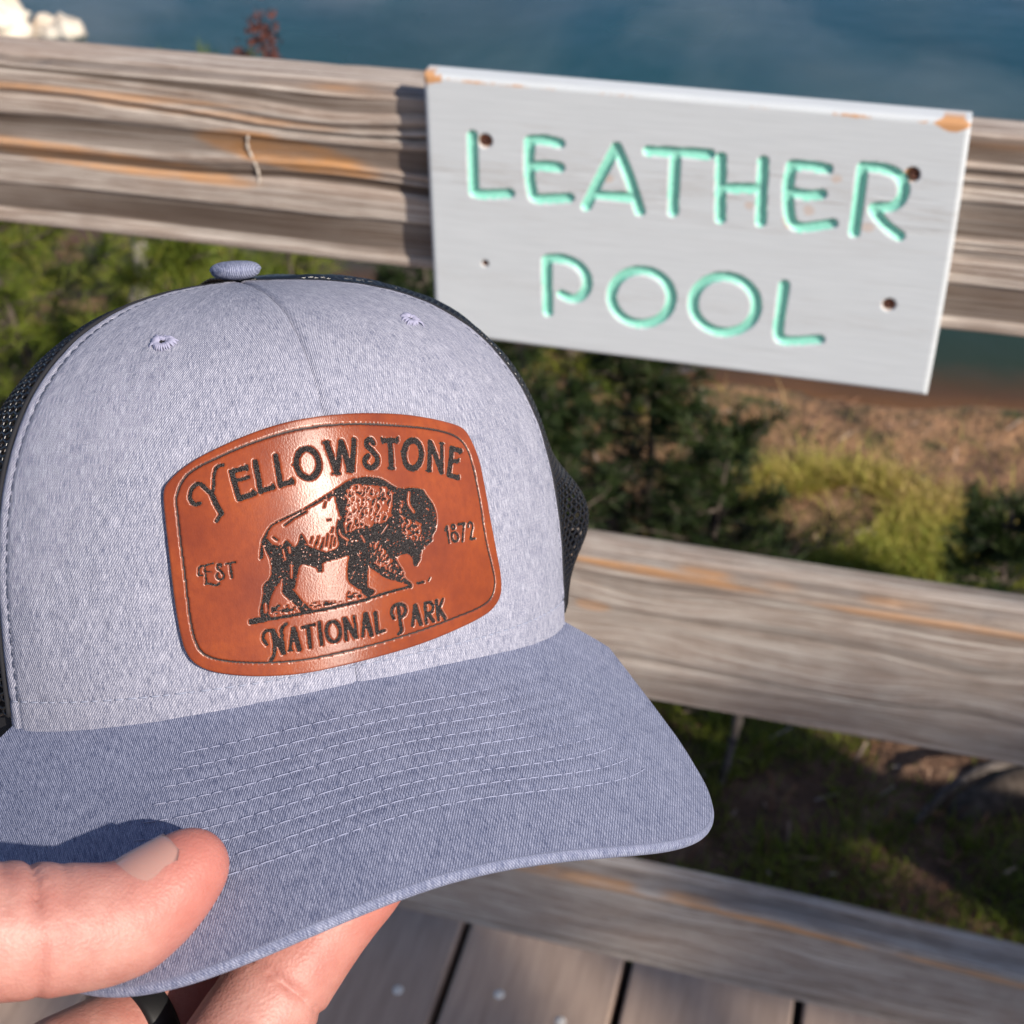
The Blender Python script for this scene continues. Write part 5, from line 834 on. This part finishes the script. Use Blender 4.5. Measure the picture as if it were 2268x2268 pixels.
# nail bed
def nets(D):
    s = D < 0; n0, n1, n2 = D.shape
    c = np.stack([s[i:n0 - 1 + i, j:n1 - 1 + j, k:n2 - 1 + k] for i in (0, 1) for j in (0, 1) for k in (0, 1)]); act = c.any(0) & ~c.all(0)
    I = np.argwhere(act); idn = -np.ones(act.shape, int); idn[act] = np.arange(len(I)); acc = np.zeros((len(I), 3)); cnt = np.zeros(len(I))
    cor = [(i, j, k) for i in (0, 1) for j in (0, 1) for k in (0, 1)]
    for a in range(8):
        for b in range(a + 1, 8):
            ca, cb = np.array(cor[a]), np.array(cor[b])
            if np.abs(ca - cb).sum() != 1: continue
            va = D[tuple((I + ca).T)]; vb = D[tuple((I + cb).T)]; m_ = (va < 0) != (vb < 0); f = va / np.where(m_, va - vb, 1)
            acc[m_] += (ca + (cb - ca) * f[m_, None]); cnt[m_] += 1
    V = (I + acc / cnt[:, None]); F = []
    for ax in range(3):
        sh = [1 if k == ax else 0 for k in range(3)]
        a = s[:n0 - sh[0], :n1 - sh[1], :n2 - sh[2]]; b = s[sh[0]:, sh[1]:, sh[2]:]; E = np.argwhere(a != b); o1, o2 = [k for k in range(3) if k != ax]
        E = E[(E[:, o1] > 0) & (E[:, o2] > 0) & (E[:, o1] < D.shape[o1] - 1) & (E[:, o2] < D.shape[o2] - 1)]
        d1 = np.eye(3, dtype=int)[o1]; d2 = np.eye(3, dtype=int)[o2]; q = np.stack([idn[tuple((E - d1 - d2).T)], idn[tuple((E - d2).T)], idn[tuple(E.T)], idn[tuple((E - d1).T)]], 1)
        flip = a[tuple(E.T)] ^ (ax == 1); q = np.where(flip[:, None], q, q[:, ::-1]); F.append(q)
    return V, np.concatenate(F)
D[:, 0, :] = np.maximum(D[:, 0, :], 0.0) if False else D[:, 0, :]
Vh, Fh = nets(D); Vw = lo + Vh * vx
person = tag(empty('person', tuple(FORE)), 'left hand of a person pinching the cap visor between thumb and fingers', 'person')
tipd = np.min(np.stack([np.linalg.norm(Vw - np.array(CH[k][0][0]), axis=1) for k in CH]), 0); jd = np.min(np.stack([np.linalg.norm(Vw - np.array(CH[k][0][2]), axis=1) for k in CH]), 0)
red = np.clip(0.55 * sstep(0.030, 0.008, tipd) + 0.25 * sstep(0.018, 0.010, jd) + 0.15, 0, 0.7)
handm = mk('hand', Vw - FORE, Fh, M['skin'], person, {'red': red})
sm = handm.modifiers.new('smooth', 'SMOOTH'); sm.factor = 0.5; sm.iterations = 2
# thumb nail: a curved plate lying on the back of the last joint
M['nail'] = plain('nail', (0.44, 0.245, 0.205), 0.22, Subsurface_Weight=0.2, Subsurface_Radius=(0.003, 0.001, 0.0007), Specular_IOR_Level=0.6)
up = -np.array(down); tc = -np.array(fwd); a_ = t[0] - t[1]; aL = np.linalg.norm(a_); a_ = a_ / aL
nn = 0.95 * up - 0.30 * np.array(right) + 0.22 * tc; nn -= a_ * (nn @ a_); nn /= np.linalg.norm(nn); bb = np.cross(a_, nn)
S_ = np.linspace(-0.0015, 0.0128, 16); A_n = np.radians(np.linspace(-58, 58, 17)); V = []
for lay in (0, 1):
    for k, s in enumerate(S_):
        q = s / aL; base = t[1] + a_ * (aL * 0.22 + s); r_ = np.interp(0.22 + q, [0, 1, 1.6], [0.0115, 0.0082, 0.0050]) + 0.0010 + 0.0003 * sstep(0.0, 0.004, s) - lay * 0.0014
        lim_ = math.sqrt(max(0.05, 1 - (max(0, s - 0.0085) / 0.0060) ** 2)) * math.sqrt(max(0.1, 1 - (max(0, 0.0015 - s) / 0.0042) ** 2))
        for a in A_n: V.append(base + r_ * (math.cos(a * lim_) * nn + 0.92 * math.sin(a * lim_) * bb))
F = gridf(16, 17); F = np.r_[F, gridf(16, 17, 272)[:, ::-1]]
bd_ = [k * 17 for k in range(16)] + [15 * 17 + k for k in range(1, 17)] + [k * 17 + 16 for k in range(14, -1, -1)] + [k for k in range(15, 0, -1)]
F = np.r_[F, [[bd_[k], bd_[(k + 1) % len(bd_)], 272 + bd_[(k + 1) % len(bd_)], 272 + bd_[k]] for k in range(len(bd_))]]
mk('thumb_nail', np.array(V) - FORE, F, M['nail'], person)
# black ring on the ring finger
c0 = rg[2] * 0.85 + rg[1] * 0.15; ax0 = rg[1] - rg[3]; ax0 /= np.linalg.norm(ax0); e1 = np.cross(ax0, [0, 0, 1.0]); e1 /= np.linalg.norm(e1); e2 = np.cross(ax0, e1)
prof = [(-0.0036, 0.0108), (-0.0034, 0.0120), (-0.0022, 0.0125), (0.0022, 0.0125), (0.0034, 0.0120), (0.0036, 0.0108)]
th_ = np.linspace(0, 2 * np.pi, 48, endpoint=False); V = np.array([c0 + ax0 * s + r_ * (math.cos(a) * e1 + math.sin(a) * e2) for a in th_ for s, r_ in prof])
mk('ring', V - FORE, gridf(48, 6, wrap=True), plain('black_silicone', (0.006, 0.006, 0.007), 0.55), person)
# jacket sleeve from the wrist back towards the elbow
sl_p = np.array([(-0.178, -0.915, 1.163), (-0.188, -0.955, 1.155), (-0.215, -1.02, 1.13), (-0.26, -1.10, 1.09), (-0.30, -1.17, 1.05)]); P = cr(sl_p, 5)
rr_ = np.interp(np.linspace(0, 1, len(P)), [0, 0.08, 0.5, 1], [0.036, 0.040, 0.046, 0.054]) * (1 + 0.04 * np.sin(np.arange(len(P)) * 1.9))
V, F = tube(P, rr_, 24, cap=False); V2, F2 = tube(P[::-1], rr_[::-1] - 0.004, 24, cap=False)
mk('sleeve', np.r_[V, V2] - FORE, np.r_[F, F2 + len(V)], plain('navy_fleece', (0.03, 0.035, 0.05), 0.95), person)
